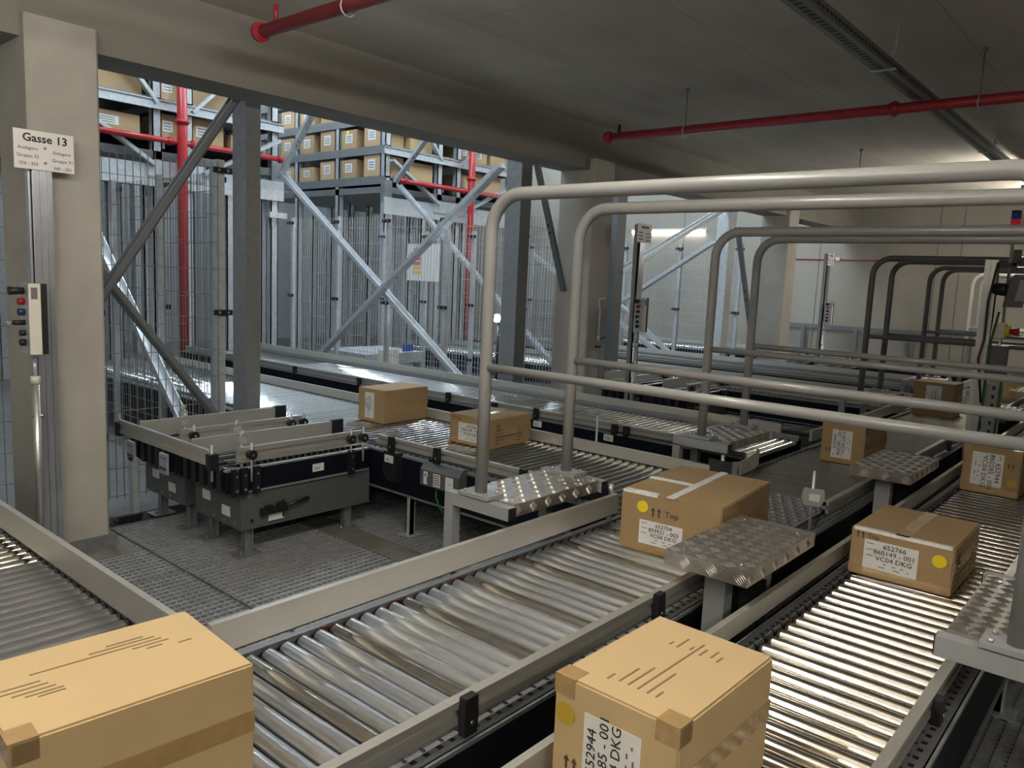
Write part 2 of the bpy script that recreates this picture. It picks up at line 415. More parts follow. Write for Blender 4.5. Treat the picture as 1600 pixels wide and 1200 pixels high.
# belt cams beside the chrome rollers
b = MB()
for i in range(62):
    x = 0.9 + i * 0.0745; yy = 0.535; pts = [(x - 0.02 + 0.045 * k / 5, yy - 0.02 + 0.004 * math.sin(k), 0.515 + 0.035 * math.sin(PI * k / 5)) for k in range(6)]
    b.tube(pts, 0.0045, 5)
tag(b.build('drive_bands', 'black', c2), kind='stuff')
# popup plate in the centre conveyor beside the carton
p = thing('transfer_plate', 'dark perforated steel transfer plate with raised dimples in main conveyor', 'steel plate', (3.74, 1.35, 0.50))
MB().box(0, 0.62, 0, 0.65, 0.0, 0.045).build('plate', 'galv_dark', p)
b = MB()
for i in range(10):
    for j in range(11):
        x = 0.035 + i * 0.061; y = 0.03 + j * 0.059 + (0.03 if i % 2 else 0)
        if y > 0.63: continue
        b.cyl((x, y, 0.045), (x, y, 0.053), 0.014, 8, 0, r2=0.008)
tag(b.build('dimples', 'checker', p), kind='stuff')
b = MB()
for i in range(9):
    for j in range(10):
        x = 0.066 + i * 0.061; y = 0.03 + j * 0.059 + (0.03 if i % 2 else 0)
        b.cyl((x, y, 0.045), (x, y, 0.0456), 0.012, 8)
tag(b.build('hole_row', 'black', p), kind='stuff')

# infeed on the left (runs along y)
c0 = conveyor('roller_conveyor', 'infeed conveyor with dark rubber rollers beside the Gasse 13 column', 6.9, 0.95, (1.045, 2.10, 0), PI / 2, lambda x, i: 'roller_rubber' if x < 1.12 else 'roller_chrome',
    right=('flat', 0.60, 0.70, -0.04, 0.0, 6.8), legs=(0.3, 2.2), joined_after=4.5)

def aisle(k):
    ox = k * P5; nm = ('Gasse 13 column', 'column with the riser pipe', 'end wall')[k]
    far = 4.2 if k == 0 else 1.0
    # conveyor coming out of the hall
    cl = (((0.62, True), (1.32, True), (1.75, True)), ()) if k == 0 else ((), ())
    c3 = conveyor('roller_conveyor', 'cross conveyor leaving the racking hall near the %s' % nm if k else 'cross conveyor carrying the cartons marked 652766 and 652944 out of the racking hall', 7.6, 0.92, (4.36 + ox, 2.10, 0), PI / 2, 'roller_steel',
        left=('channel', 0.575, 0.635, 0.075, 0.25, 1.92), right=('flat', 0.552, 0.628, 0.0, 0.0, 7.55), clamps=cl, legs=(1.62, 4.2), r=0.0245, joined_after=far + 1.0, slots=(k == 0))
    if k < 2:
        cl = (((0.9, False), (1.0, False), (1.75, True), (2.2, False), (2.3, False), (2.75, True), (4.0, False), (5.1, False)), ()) if k == 0 else ((), ())
        c4 = conveyor('roller_conveyor', 'cross conveyor with navy side panel, farther of the pair, next to the mesh fence' if k == 0 else 'cross conveyor in front of the bright end wall lamp, farther of the pair', 7.6, 0.90, (5.80 + ox, 2.10, 0), PI / 2, 'roller_steel',
            left=('channel', 0.575, 0.63, 0.03, 0.3, 7.55), right=('flat', 0.56, 0.645, 0.03, 0.15, 7.55), clamps=cl, legs=(1.0, 4.2), r=0.0245, joined_after=far + 1.6, slots=(k == 0), zo=0.05, panel_z=(0.27, 0.56))
        return c4
c4 = aisle(0); aisle(1); aisle(2)

# curved entry guides at the main conveyor
def curved_guide(label, pts, parent_mat='alu_guide', h=0.085, z0=0.585):
    t = thing('curved_guide', label, 'guide rail', pts[0] + (0,))
    o = Vector(pts[0] + (0,))
    b = MB()
    for i in range(len(pts) - 1):
        p = Vector(pts[i] + (z0 + h / 2,)) - o; q = Vector(pts[i + 1] + (z0 + h / 2,)) - o; d = (q - p).normalized() * 0.004
        b.bar(p - d, q + d, 0.016, h, 1 if i < 2 else 0)
    b.build('guide_strip', [parent_mat, 'black'], t)
    q = pts[len(pts) // 2]
    y0, y1 = sorted((q[1], 2.07))
    MB().box(q[0] - o.x - 0.03, q[0] - o.x + 0.03, y0 - o.y, max(y1, y0 + 0.04) - o.y, z0 + 0.005, z0 + 0.055).build('bracket', 'black', t)
    MB().cyl((q[0] - o.x, 2.055 - o.y, 0.526), (q[0] - o.x, 2.055 - o.y, z0 + h + 0.02), 0.012, 8).build('rod', 'galv', t)
    return t
curved_guide('grey curved guide strip at the mouth of the fenced cross conveyor', [(4.375, 2.11), (4.36, 2.02), (4.375, 1.965), (4.44, 1.94), (4.62, 1.955), (4.80, 1.985), (4.90, 2.03)])
curved_guide('black ended curved guide strip under the checker plate step near carton 652704', [(3.20, 2.35), (3.24, 2.15), (3.20, 2.06), (3.13, 2.0), (3.10, 1.985)], h=0.10, z0=0.60)

# equipment plates on side panels
def tagplate(parent, s, origin, xd, yd, wd=0.085, ht=0.05):
    xd = Vector(xd); yd = Vector(yd); z = xd.cross(yd); o = Vector(origin)
    b = MB(); b.prism([(-wd / 2, -ht / 2), (wd / 2, -ht / 2), (wd / 2, ht / 2), (-wd / 2, ht / 2)], o, xd, yd, 0.0015)
    pl = b.build('number_plate', 'label', parent); tag(pl, 'white number plate')
    if s: text(pl, s, ht * 0.48, o + z * 0.0018 - xd * wd * 0.12 - yd * ht * 0.12, xd, yd)
    return pl
XM = (0, -1, 0); XU = (0, 0, 1)   # lettering facing -x
inv = (Matrix.Translation(c4.location) @ Matrix.Rotation(PI / 2, 4, 'Z')).inverted()
for st, y in (('377', 3.83), ('376', 3.15)):
    pl = tagplate(c4, st, (4.826, y, 0.567), XM, XU); pl.matrix_parent_inverse = inv

# ------------------------------------------------------------------ transfer units beside the cross conveyor
def transfer_unit(label, loc, front, mats=None):
    t = thing('belt_transfer', label, 'transfer unit', loc)
    L = 0.985; W = 0.55
    b = MB(); b.box(0.15, L + 0.12, 0.02, W, 0.16, 0.395, 0); b.box(0.15, L + 0.12, 0.005, 0.02, 0.16, 0.172, 0); b.box(0.15, L + 0.12, 0.012, 0.02, 0.172, 0.395, 0)
    b.box(0.146, 0.15, 0.02, W, 0.325, 0.335, 0); b.box(0.146, 0.15, 0.02, W, 0.26, 0.268, 0)
    b.build('housing', 'sheet_green', t)
    b = MB(); b.box(0.05, L + 0.10, 0.0, 0.012, 0.40, 0.53, 0); b.box(0.05, L + 0.1, -0.004, 0.03, 0.53, 0.54, 1); b.box(0.2, L + 0.1, -0.004, 0.02, 0.388, 0.40, 1)
    b.box(0.05, L + 0.1, W - 0.012, W, 0.40, 0.53, 0); b.box(0.05, L + 0.1, W - 0.03, W, 0.53, 0.54, 1)
    b.build('side_panel', ['navy', 'alu'], t)
    for i in range(5):       # end blocks of the belts
        y = 0.06 + i * 0.10
        b = MB(); b.prism([(0, 0.40), (0.10, 0.40), (0.10, 0.55), (0.02, 0.55), (0, 0.53)], (0.05, y + 0.05, 0), (1, 0, 0), (0, 0, 1), 0.05)
        b.build('belt_head', 'black', t)
    for i in range(4):
        y = 0.10 + i * 0.115
        b = MB(); b.box(0.1, L + 0.11, y, y + 0.018, 0.525, 0.545, 0); b.box(0.1, L + 0.11, y + 0.045, y + 0.07, 0.50, 0.52, 1)
        b.build('belt_track', ['alu', 'black'], t)
    h = MB()
    for i in range(21): h.box(0.12 + i * 0.045, 0.14 + i * 0.045, 0.085, 0.095, 0.52, 0.545)
    tag(h.build('slot_row', 'black', t), kind='stuff')
    # tall flat guide at the back of the unit and channel guide in front
    b = MB(); b.box(-0.04, 0.93, 0.20, 0.222, 0.605, 0.705, 0); b.box(0.93, 1.02, 0.195, 0.228, 0.60, 0.712, 1); b.build('guide_rail', ['alu_guide', 'black'], t)
    b = MB(); b.box(0.12, L + 0.06, -0.005, 0.02, 0.635, 0.665); b.box(0.12, L + 0.06, -0.005, 0.02, 0.58, 0.605); b.box(0.12, L + 0.06, 0.005, 0.014, 0.60, 0.64); b.build('guide_rail', 'alu_guide', t)
    for x in (0.20, 0.92, 1.02):
        c = MB(); c.cyl((x, -0.006, 0.62), (x, -0.04, 0.62), 0.030, 8); cp = c.build('guide_clamp', 'black', t)
        MB().cyl((x, -0.04, 0.62), (x, -0.044, 0.62), 0.009, 8).build('bolt', 'bolt', cp)
        MB().cyl((x, -0.022, 0.46), (x, -0.022, 0.69), 0.007, 6).build('clamp_rod', 'galv', t)
    for x in (0.10, 0.155, 0.235, 0.93):      # black side brackets
        c = MB(); c.box(x - 0.022, x + 0.022, -0.026, 0.0, 0.385, 0.545); c.box(x - 0.018, x + 0.018, -0.032, -0.026, 0.395, 0.535); cp = c.build('side_bracket', 'black', t)
        for z in (0.42, 0.505): MB().cyl((x, -0.032, z), (x, -0.037, z), 0.008, 8).build('bolt', 'bolt', cp)
    # photo cell holders
    for x, y in ((0.16, 0.02), (0.30, 0.32)):
        c = MB(); c.cyl((x, y, 0.54), (x, y, 0.70), 0.008, 6, 0); c.box(x - 0.025, x + 0.025, y - 0.012, y + 0.012, 0.69, 0.725, 0); c.cyl((x - 0.01, y, 0.725), (x + 0.012, y, 0.76), 0.012, 8)
        c.build('sensor_holder', 'clear_plastic', t)
    c = MB(); c.tube([(0.02, -0.02, 0.57), (0.03, -0.03, 0.565), (0.10, -0.03, 0.56), (0.105, -0.03, 0.53)], 0.005, 6); c.build('wire_bow', 'bolt', t)
    # cable mouths and stickers
    for y, z, wd in ((0.13, 0.25, 0.09), (0.36, 0.30, 0.09)):
        c = MB(); c.box(0.144, 0.149, y, y + wd, z - 0.03, z + 0.03); pl = c.build('sticker', 'label', t)
    for i in range(4):
        MB().box(0.144, 0.149, 0.06 + i * 0.12, 0.085 + i * 0.12, 0.185, 0.195).build('bolt', 'bolt', t)
    if front:
        tagplate(t, '343', (0.68, -0.0015, 0.467), (1, 0, 0), (0, 0, 1))
        c = MB(); c.box(0.27, 0.45, -0.02, 0.006, 0.235, 0.275); c.box(0.30, 0.34, -0.03, 0.0, 0.27, 0.29); c.box(0.38, 0.43, -0.03, 0.0, 0.255, 0.295); c.cyl((0.44, -0.012, 0.265), (0.60, -0.012, 0.285), 0.012, 8); c.bar((0.42, -0.015, 0.20), (0.42, -0.015, 0.31), 0.008, 0.008)
        c.build('latch_handle', 'black', t)
        MB().box(0.33, 0.44, 0.004, 0.006, 0.185, 0.225).build('sticker', 'label', t)
        MB().box(0.21, 0.225, 0.003, 0.006, 0.20, 0.22).build('hole_cover', 'black', t)
        for x in (0.2, 0.225, 0.56, 0.58): MB().cyl((x, 0.012, 0.355), (x, 0.006, 0.355), 0.006, 8).build('bolt', 'bolt', t)
    for x, y in ((0.22, 0.06), (0.22, 0.46), (0.95, 0.06)):
        c = MB(); c.box(x - 0.025, x + 0.025, y - 0.004, y + 0.004, 0, 0.17); c.box(x - 0.025, x - 0.019, y - 0.025, y + 0.02, 0, 0.17); c.box(x + 0.019, x + 0.025, y - 0.025, y + 0.02, 0, 0.17)
        c.box(x - 0.09, x + 0.06, y - 0.07, y + 0.05, 0, 0.006); c.cyl((x - 0.06, y - 0.03, 0.006), (x - 0.06, y - 0.03, 0.03), 0.007, 6)
        c.build('leg', 'galv_dark', t)
    return t
def end_guide(label, loc):
    t = thing('end_guide', label, 'guide rail', loc)
    b = MB(); b.box(0, 0.022, 0.0, 1.16, 0.648, 0.678); b.box(0, 0.022, 0.0, 1.16, 0.588, 0.615); b.box(0.006, 0.016, 0, 1.16, 0.61, 0.65); b.build('guide_rail', 'alu_guide', t)
    for y in (-0.02, 1.17):
        MB().box(-0.012, 0.04, y - 0.03, y + 0.02, 0.57, 0.66).build('guide_clamp', 'black', t)
        MB().cyl((0.014, y, 0.50), (0.014, y, 0.71), 0.007, 6).build('clamp_rod', 'galv', t)
    for y in (0.62, 1.08):
        c = MB(); c.box(0.06, 0.075, y, y + 0.10, 0.40, 0.53); cp = c.build('hole_plate', 'galv', t)
        h = MB()
        for j in range(3):
            h.box(0.0585, 0.06, y + 0.012 + j * 0.03, y + 0.03 + j * 0.03, 0.425, 0.445); h.cyl((0.06, y + 0.02 + j * 0.03, 0.50), (0.0588, y + 0.02 + j * 0.03, 0.50), 0.006, 6)
        h.build('hole', 'black', cp)
    MB().box(0.06, 0.10, 1.10, 1.16, 0, 0.42).build('stand_leg', 'galv', t)
    return t
uf = transfer_unit('belt transfer unit numbered 343 with a black latch on its housing', (2.22, 4.06, 0), True)
ur = transfer_unit('belt transfer unit behind the one numbered 343, beside the mesh fence', (2.22, 4.74, 0), False)
end_guide('aluminium end stop rail across both belt transfers near Gasse 13', (2.16, 4.06, 0))
for k, nm in ((1, 'below the control pole before the bright end wall'), (2, 'near the end wall')):
    dup(uf if k == 9 else ur, 'nearer navy belt transfer unit %s' % nm, (2.22 + k * P5, 3.98, 0))
    dup(ur, 'farther navy belt transfer unit %s' % nm, (2.22 + k * P5, 4.74, 0))

# motor controller on the near side of the cross conveyor
t = thing('motor_controller', 'grey green controller box with three white stickers on conveyor side', 'control box', (3.383, 3.2, 0.397))
b = MB(); b.prism([(0, 0), (0, 0.10), (0.035, 0.145), (0.075, 0.145), (0.075, 0)], (-0.085, 0.0, 0), (1, 0, 0), (0, 0, 1), -0.34); b.build('case', 'sheet_green', t)
for y, wd in ((0.29, 0.035), (0.19, 0.06), (0.08, 0.065)):
    MB().box(-0.087, -0.085, y - wd / 2, y + wd / 2, 0.01, 0.09).build('sticker', 'label', t)
h = MB()
for j in range(5): h.box(-0.088, -0.087, 0.165, 0.215, 0.02 + j * 0.014, 0.027 + j * 0.014)
h.box(-0.088, -0.087, 0.283, 0.297, 0.06, 0.078); h.box(-0.088, -0.087, 0.27, 0.277, 0.02, 0.06); h.box(-0.088, -0.087, 0.065, 0.085, 0.045, 0.05)
tag(h.build('print', 'ink_grey', t), kind='stuff')
for y in (0.30, 0.24): MB().cyl((-0.03, y, 0.145), (-0.03, y, 0.175), 0.018, 8).build('plug', 'black', t)
c = MB(); c.tube([(-0.05, 0.22, 0.01), (-0.06, 0.22, -0.06), (-0.05, 0.20, -0.12), (-0.045, 0.16, -0.16)], 0.006, 6); c.build('cable', 'green_cable', t)
t = thing('junction_box', 'black junction box with white number plate on the cross conveyor corner', 'control box', (3.373, 3.66, 0.352))
b = MB(); b.prism([(0, 0.04), (0.04, 0), (0.13, 0.0), (0.13, 0.19), (0, 0.19)], (0, 0.26, 0), (0, -1, 0), (0, 0, 1), 0.06); b.build('case', 'black', t)
tagplate(t, '341', (-0.0605, 0.20, 0.145), XM, XU)

# stop sensor rods
def rod_sensor(label, loc, h, head):
    t = thing('sensor_rod', label, 'sensor', loc)
    MB().cyl((0, 0, 0), (0, 0, h), 0.0075, 8).build('rod', 'galv', t)
    if head:
        c = MB(); c.prism([(-0.055, -0.01), (-0.04, -0.045), (0.035, -0.05), (0.055, -0.01), (0.05, 0.035), (-0.045, 0.04)], (0, 0, h * 0.58), (0.5, -0.86, 0), (0, 0, 1), 0.022)
        hd = c.build('head', 'clear_plastic', t)
        h2 = MB(); h2.prism([(-0.02, -0.02), (0.03, -0.024), (0.03, 0.012), (-0.02, 0.014)], (-0.019, -0.011, h * 0.58), (0.5, -0.86, 0), (0, 0, 1), 0.003); h2.build('lens', 'cream', hd)
        MB().tube([(0.02, -0.03, h * 0.5), (0.03, -0.04, h * 0.3), (0.02, -0.02, 0.02)], 0.003, 5).build('cable', 'black', t)
    else:
        MB().box(-0.03, 0.03, -0.03, 0.03, h * 0.6, h * 0.7).build('clamp', 'blue_part', t)
    return t
rod_sensor('thin steel rod with clear reflector head above the transfer plate', (3.86, 1.30, 0.53), 0.30, True)
rod_sensor('short steel rod in blue clamp between two cross conveyors', (4.52, 3.05, 0.0), 0.78, False)

# ------------------------------------------------------------------ crossings: steps and handrails
def checker_mesh(lx, ly):
    mb = MB(); c = 0.052
    mb.box(0, lx, 0, ly, -0.055, 0.0)
    nx = int(lx / c); ny = int(ly / c)
    def group(cx, cy, d, fx, fy, fn):
        for k in range(-2, 3):
            ln = 0.0195
            ox = k * 0.0082
            if d: ax, ay, px, py = 0.707, 0.707, -0.707, 0.707
            else: ax, ay, px, py = 0.707, -0.707, 0.707, 0.707
            a = Vector((cx + px * ox, cy + py * ox)); e = Vector((ax, ay)) * ln; s = Vector((px, py)) * 0.0024
            base = [a - e, a - e * 0.3 + s, a + e, a - e * 0.3 - s]
            base = [a - e, a + s, a + e, a - s]; top = [a - e * 0.55, a + e * 0.55]
            V = [fn(q.x, q.y, 0) for q in base] + [fn(q.x, q.y, 0.0028) for q in top]
            i = len(mb.v); mb.v += V
            for f in ((0, 3, 5, 4), (2, 1, 4, 5), (0, 4, 1), (3, 2, 5)): mb.f.append(tuple(i + j for j in f)); mb.m.append(0); mb.sm.append(False)
    for i in range(nx):
        for j in range(ny):
            group((i + 0.5) * lx / nx, (j + 0.5) * ly / ny, (i + j) % 2 == 0, 1, 1, lambda x, y, z: (x, y, z))
    for i in range(nx):
        if i % 2 == 0: group((i + 0.5) * lx / nx, -0.028, True, 1, 1, lambda x, y, z: (x, -z, y))
    for j in range(ny):
        group((j + 0.5) * ly / ny, -0.028, j % 2 == 0, 1, 1, lambda x, y, z: (-z, ly - x, y))
    return mb.mesh('tread_plate', 'checker')
TM = checker_mesh(0.63, 0.315)
ZS = 0.76
def step(label, x, y, style, frame='frame_paint'):
    t = thing('step_platform', label, 'step', (x, y, 0))
    put('tread_plate', TM, t, (0, 0, ZS))
    for px, py in ((0.06, 0.05), (0.06, 0.27), (0.57, 0.05), (0.57, 0.27)):
        MB().cyl((px, py, ZS), (px, py, ZS + 0.004), 0.007, 8).build('screw', 'bolt', t)
    if style == 'end':
        s = 1
        for xx in (-0.052, 0.632):
            b = MB(); b.box(xx, xx + 0.05, -0.015, 0.36, ZS - 0.058, ZS - 0.004); b.box(xx + 0.002, xx + 0.048, -0.019, -0.015, ZS - 0.056, ZS - 0.006, 1); b.build('side_beam', [frame, 'black'], t)
            MB().box(xx, xx + 0.05, 0.31, 0.36, 0, ZS - 0.058).build('leg', frame, t)
            MB().box(xx, xx + 0.05, 0.085, 0.31, 0.40, 0.45).build('stretcher', frame, t)
        b = MB()
        b.box(0.0, 0.63, 0.08, 0.30, 0.41, 0.44)
        for i in range(20): b.cyl((0.02 + i * 0.031, 0.10, 0.44), (0.02 + i * 0.031, 0.10, 0.448), 0.011, 6)
        b.build('lower_tread', 'galv_dark', t)
    elif style == 'cant':
        for xx in (-0.052, 0.20):
            b = MB(); b.box(xx, xx + 0.05, -0.015, 0.36, ZS - 0.062, ZS - 0.056); b.box(xx, xx + 0.05, 0.31, 0.36, 0, ZS - 0.056); b.build('leg', frame, t)
        b = MB(); b.box(-0.052, -0.002, -0.015, 0.36, ZS - 0.058, ZS - 0.004); b.box(-0.05, -0.004, -0.019, -0.015, ZS - 0.056, ZS - 0.006, 1); b.build('side_beam', [frame, 'black'], t)
        b = MB(); b.box(0.632, 0.682, -0.015, 0.36, ZS - 0.058, ZS - 0.004); b.box(-0.002, 0.632, 0.317, 0.36, ZS - 0.058, ZS - 0.004); b.build('side_beam', frame, t)
        MB().box(-0.04, 0.24, 0.315, 0.35, 0.30, 0.34).build('stretcher', frame, t)
    elif style == 'end_r':
        for xx in (-0.052, 0.632):
            b = MB(); b.box(xx, xx + 0.05, -0.05, 0.33, ZS - 0.062, ZS - 0.004); b.box(xx + 0.002, xx + 0.048, 0.33, 0.334, ZS - 0.06, ZS - 0.006, 1); b.build('side_beam', [frame, 'black'], t)
            MB().box(xx, xx + 0.05, -0.05, 0.0, 0, ZS - 0.062).build('leg', frame, t)
    else:
        for xx in (0.10, 0.46):
            MB().box(xx, xx + 0.065, 0.12, 0.20, 0.0, ZS - 0.055).build('leg', frame, t)
            b = MB(); b.box(xx - 0.06, xx + 0.12, 0.07, 0.25, 0, 0.008); b.build('foot_plate', frame, t)
        MB().box(0.04, 0.59, 0.04, 0.275, ZS - 0.062, ZS - 0.056).build('top_flange', frame, t)
        b = MB(); b.cyl((0.25, 0.10, 0.34), (0.25, 0.10, 0.60), 0.05, 12); b.box(0.2, 0.3, 0.05, 0.15, 0.60, 0.64); b.build('drive_motor', 'black_soft', t)
    return t
def handrail(label, x, y0, y1, ztop, paint='rail_paint', zmid=1.325, r=0.0275, z0=0.775):
    t = thing('handrail', label, 'handrail', (x, y0, 0))
    R = 0.155; L = y0 - y1; pts = [(0, 0, z0)] + [(0, 0, z0 + (ztop - R - z0) * f) for f in (0.5, 1.0)]
    for i in range(1, 9): a = PI / 2 * i / 9; pts.append((0, -R + R * math.cos(a), ztop - R + R * math.sin(a)))
    pts += [(0, -R, ztop), (0, -L / 2, ztop), (0, -L + R, ztop)]
    for i in range(1, 9): a = PI / 2 * i / 9; pts.append((0, -L + R - R * math.sin(a), ztop - R + R * math.cos(a)))
    pts += [(0, -L, ztop - R), (0, -L, (z0 + ztop) / 2), (0, -L, z0)]
    MB().tube(pts, r, 16).build('bent_tube', paint, t)
    MB().cyl((0, 0, zmid), (0, -L, zmid), 0.0185, 12).build('mid_rail', paint, t)
    for yy in (0, -L):
        b = MB(); b.box(-0.055, 0.055, yy - 0.085, yy + 0.085, z0 - 0.014, z0 + 0.002)
        f = b.build('foot_flange', 'frame_paint', t)
        for dx in (-0.035, 0.035):
            for dy in (-0.06, 0.06): MB().cyl((dx, yy + dy, z0 + 0.002), (dx, yy + dy, z0 + 0.012), 0.008, 6).build('bolt', 'bolt', f)
    return t
ORD = ('first', 'second', 'third', 'fourth', 'fifth')
CX = (2.45, 4.50, 7.68, 9.80, 12.1)
for i, x in enumerate(CX):
    paint = ('rail_paint', 'rail_paint', 'rail_backlit', 'rail_backlit', 'rail_lamplit')[i]; fr = 'frame_paint'
    where = 'at %s crossing from the Gasse 13 sign' % ORD[i]
    dy = 0.0
    step('checker plate step on hall side ' + where, x, 2.05 + dy, 'cant' if i in (1, 3) else 'end', fr)
    step('checker plate step between long conveyors ' + where, x, 1.012 + dy, 'mid', fr)
    if i < 4: step('checker plate step on open side ' + where, x, 0.10, 'end_r', fr)
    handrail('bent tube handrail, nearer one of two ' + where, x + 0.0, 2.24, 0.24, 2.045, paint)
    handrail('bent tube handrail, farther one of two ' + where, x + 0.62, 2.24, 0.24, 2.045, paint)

# ------------------------------------------------------------------ cartons
def carton(label, dims, loc, rz=0, body='cardboard', lab=None, lines=None, dot=None, marks=True, toptape='x', tape_side=True, dull=False, sideprint=False, topprint=False, corner=True, group=None, dotc='yellow', edge=False):
    dx, dy, dz = dims
    t = thing('carton', label, 'box', loc, rz, group)
    bm = bmesh.new(); bmesh.ops.create_cube(bm, size=1)
    for v in bm.verts: v.co = Vector((v.co.x * dx, v.co.y * dy, (v.co.z + .5) * dz))
    bmesh.ops.bevel(bm, geom=list(bm.edges), offset=0.005, segments=2, affect='EDGES')
    m = bpy.data.meshes.new('body'); bm.to_mesh(m); bm.free(); m.materials.append(MATS[body]); put('body', m, t)
    X = dx / 2; Y = dy / 2; e = 0.0012
    F = -X - e
    if toptape:
        b = MB(); b.box(-X - 0.001, X + 0.001, -0.026, 0.026, dz - 0.001, dz + e) if toptape == 'x' else b.box(-0.026, 0.026, -Y - 0.001, Y + 0.001, dz - 0.001, dz + e)
        b.build('top_tape', 'tape', t)
    if toptape == 'clear':
        pass
    if tape_side:
        MB().box(-X - e, X + e, -Y - e, -Y + 0.001, dz * 0.44, dz * 0.44 + 0.05).build('side_tape', 'tape', t)
        MB().box(-X - e, -X + 0.001, -Y, Y, dz * 0.05, dz * 0.05 + 0.03).build('side_tape', 'tape', t)
    if corner:
        for sy in (-1, 1):
            a, bb = sorted((Y * sy, (Y - 0.055) * sy)); b = MB(); b.box(-X - e, -X + 0.05, a, bb, dz - 0.045, dz + e); b.build('corner_tape', 'tape', t)
    if edge:
        MB().box(-X - e, -X + 0.02, -Y + 0.01, Y - 0.01, dz - 0.012, dz + e).build('edge_tape', 'tape_clear_glare', t)  # clear tape strip whose white colour stands for glints
    if lab:
        cy, cz, wd, ht, ori = lab      # centre of label on the -x face: y, z, size along y, size along z
        b = MB(); b.box(F - 0.0006, F + 0.001, cy - wd / 2, cy + wd / 2, cz - ht / 2, cz + ht / 2); lb = b.build('address_label', 'label', t); tag(lb, 'white printed label')
        if ori == 'H': xd, yd, LW, LH = Vector((0, -1, 0)), Vector((0, 0, 1)), wd, ht
        elif ori == 'U': xd, yd, LW, LH = Vector((0, 0, 1)), Vector((0, 1, 0)), ht, wd     # reads upwards
        else: xd, yd, LW, LH = Vector((0, 0, -1)), Vector((0, -1, 0)), ht, wd               # reads downwards
        o = Vector((F - 0.0008, cy, cz)); sz = LH * 0.232
        for i, s in enumerate(lines or ()):
            text(lb, s, sz, o + xd * (LW * 0.07) + yd * LH * (0.34 - 0.215 * i), xd, yd)
        h = MB(); n = xd.cross(yd)
        for i in range(3): h.prism([(-LW * 0.45, 0), (-LW * 0.32, 0), (-LW * 0.32, LH * 0.025), (-LW * 0.45, LH * 0.025)], o + yd * LH * (0.37 - 0.21 * i), xd, yd, 0.0006)
        for u0, u1, vv in ((-0.12, -0.06, -0.27), (0.05, 0.12, -0.29), (0.2, 0.26, -0.29), (-0.2, -0.08, -0.39), (0.08, 0.2, -0.40), (0.32, 0.36, -0.37)):
            h.prism([(LW * u0, 0), (LW * u1, 0), (LW * u1, LH * 0.03), (LW * u0, LH * 0.03)], o + yd * LH * vv, xd, yd, 0.0006)
        tag(h.build('small_print', 'ink_grey', lb), kind='stuff')
    if dot:
        MB().cyl((F, dot[0], dot[1]), (F - 0.001, dot[0], dot[1]), 0.026, 24).build('round_sticker', dotc, t)
    if marks:
        my, mz, sc, wd = marks if isinstance(marks, tuple) else (Y - 0.05, dz - 0.05, 1.0, 'Top')
        b = MB()
        for k in range(2):
            yy = my - k * 0.024 * sc
            for a in ([(-0.003, -0.018), (0.003, -0.018), (0.003, 0.006), (-0.003, 0.006)], [(-0.009, 0.004), (0.009, 0.004), (0, 0.018)]):
                b.prism([(u * sc, v * sc) for u, v in a], (F, yy, mz), (0, -1, 0), (0, 0, 1), 0.0008)
        b.build('printed_arrows', 'ink_box', t)
        if wd: text(t, wd, 0.032 * sc, (F, my - 0.075 * sc, mz), (0, -1, 0), (0, 0, 1), 'ink_box', name='printed_word')
    if sideprint:
        b = MB()
        for k in range(2):
            xx = -X + 0.07 + k * 0.022
            for a in ([(-0.004, -0.02), (0.004, -0.02), (0.004, 0.006), (-0.004, 0.006)], [(-0.009, 0.004), (0.009, 0.004), (0, 0.018)]):
                b.prism(a, (xx, -Y - e, dz - 0.055), (1, 0, 0), (0, 0, 1), 0.0008)
        for i, ln in enumerate((0.07, 0.08, 0.23, 0.09, 0.03)):
            z = dz - 0.085 - i * 0.022
            b.box(-X + 0.055, -X + 0.055 + ln, -Y - e - 0.0006, -Y - e, z, z + 0.006); b.box(X - 0.15, X - 0.15 + (0.03, 0.06, 0.045, 0.05, 0.03)[i], -Y - e - 0.0006, -Y - e, z, z + 0.006)
        tag(b.build('printed_lines', 'ink_box', t))
    if topprint:
        b = MB()
        if topprint == 'a':
            for y0, x0, x1 in ((0.10, 0.02, 0.10), (0.085, -0.02, 0.12), (0.068, -0.14, 0.13), (0.052, 0.06, 0.14), (0.035, 0.085, 0.12), (0.02, 0.15, 0.18), (0.03, -0.2, -0.13), (0.012, -0.21, -0.12), (-0.006, -0.19, -0.11), (-0.022, -0.17, -0.1), (-0.035, -0.15, -0.1)):
                b.box(x0, x1, y0 - 0.0024, y0 + 0.0024, dz, dz + 0.0008)
        else:
            for y0, x0, x1 in ((0.06, -0.16, -0.13), (0.035, -0.15, -0.07), (0.012, -0.15, -0.04), (-0.012, -0.15, 0.15), (-0.036, -0.15, -0.03), (-0.058, -0.15, -0.12), (0.05, 0.09, 0.11), (0.03, 0.09, 0.15), (0.0, 0.10, 0.12), (-0.03, 0.09, 0.13), (-0.055, 0.1, 0.14), (-0.075, 0.09, 0.12)):
                b.box(x0, x1, y0 - 0.0024, y0 + 0.0024, dz, dz + 0.0008)
        b.build('printed_lines', 'ink_faint', t)
    return t
L44 = ('652944', '860285 - 001', 'VC04 DKG')
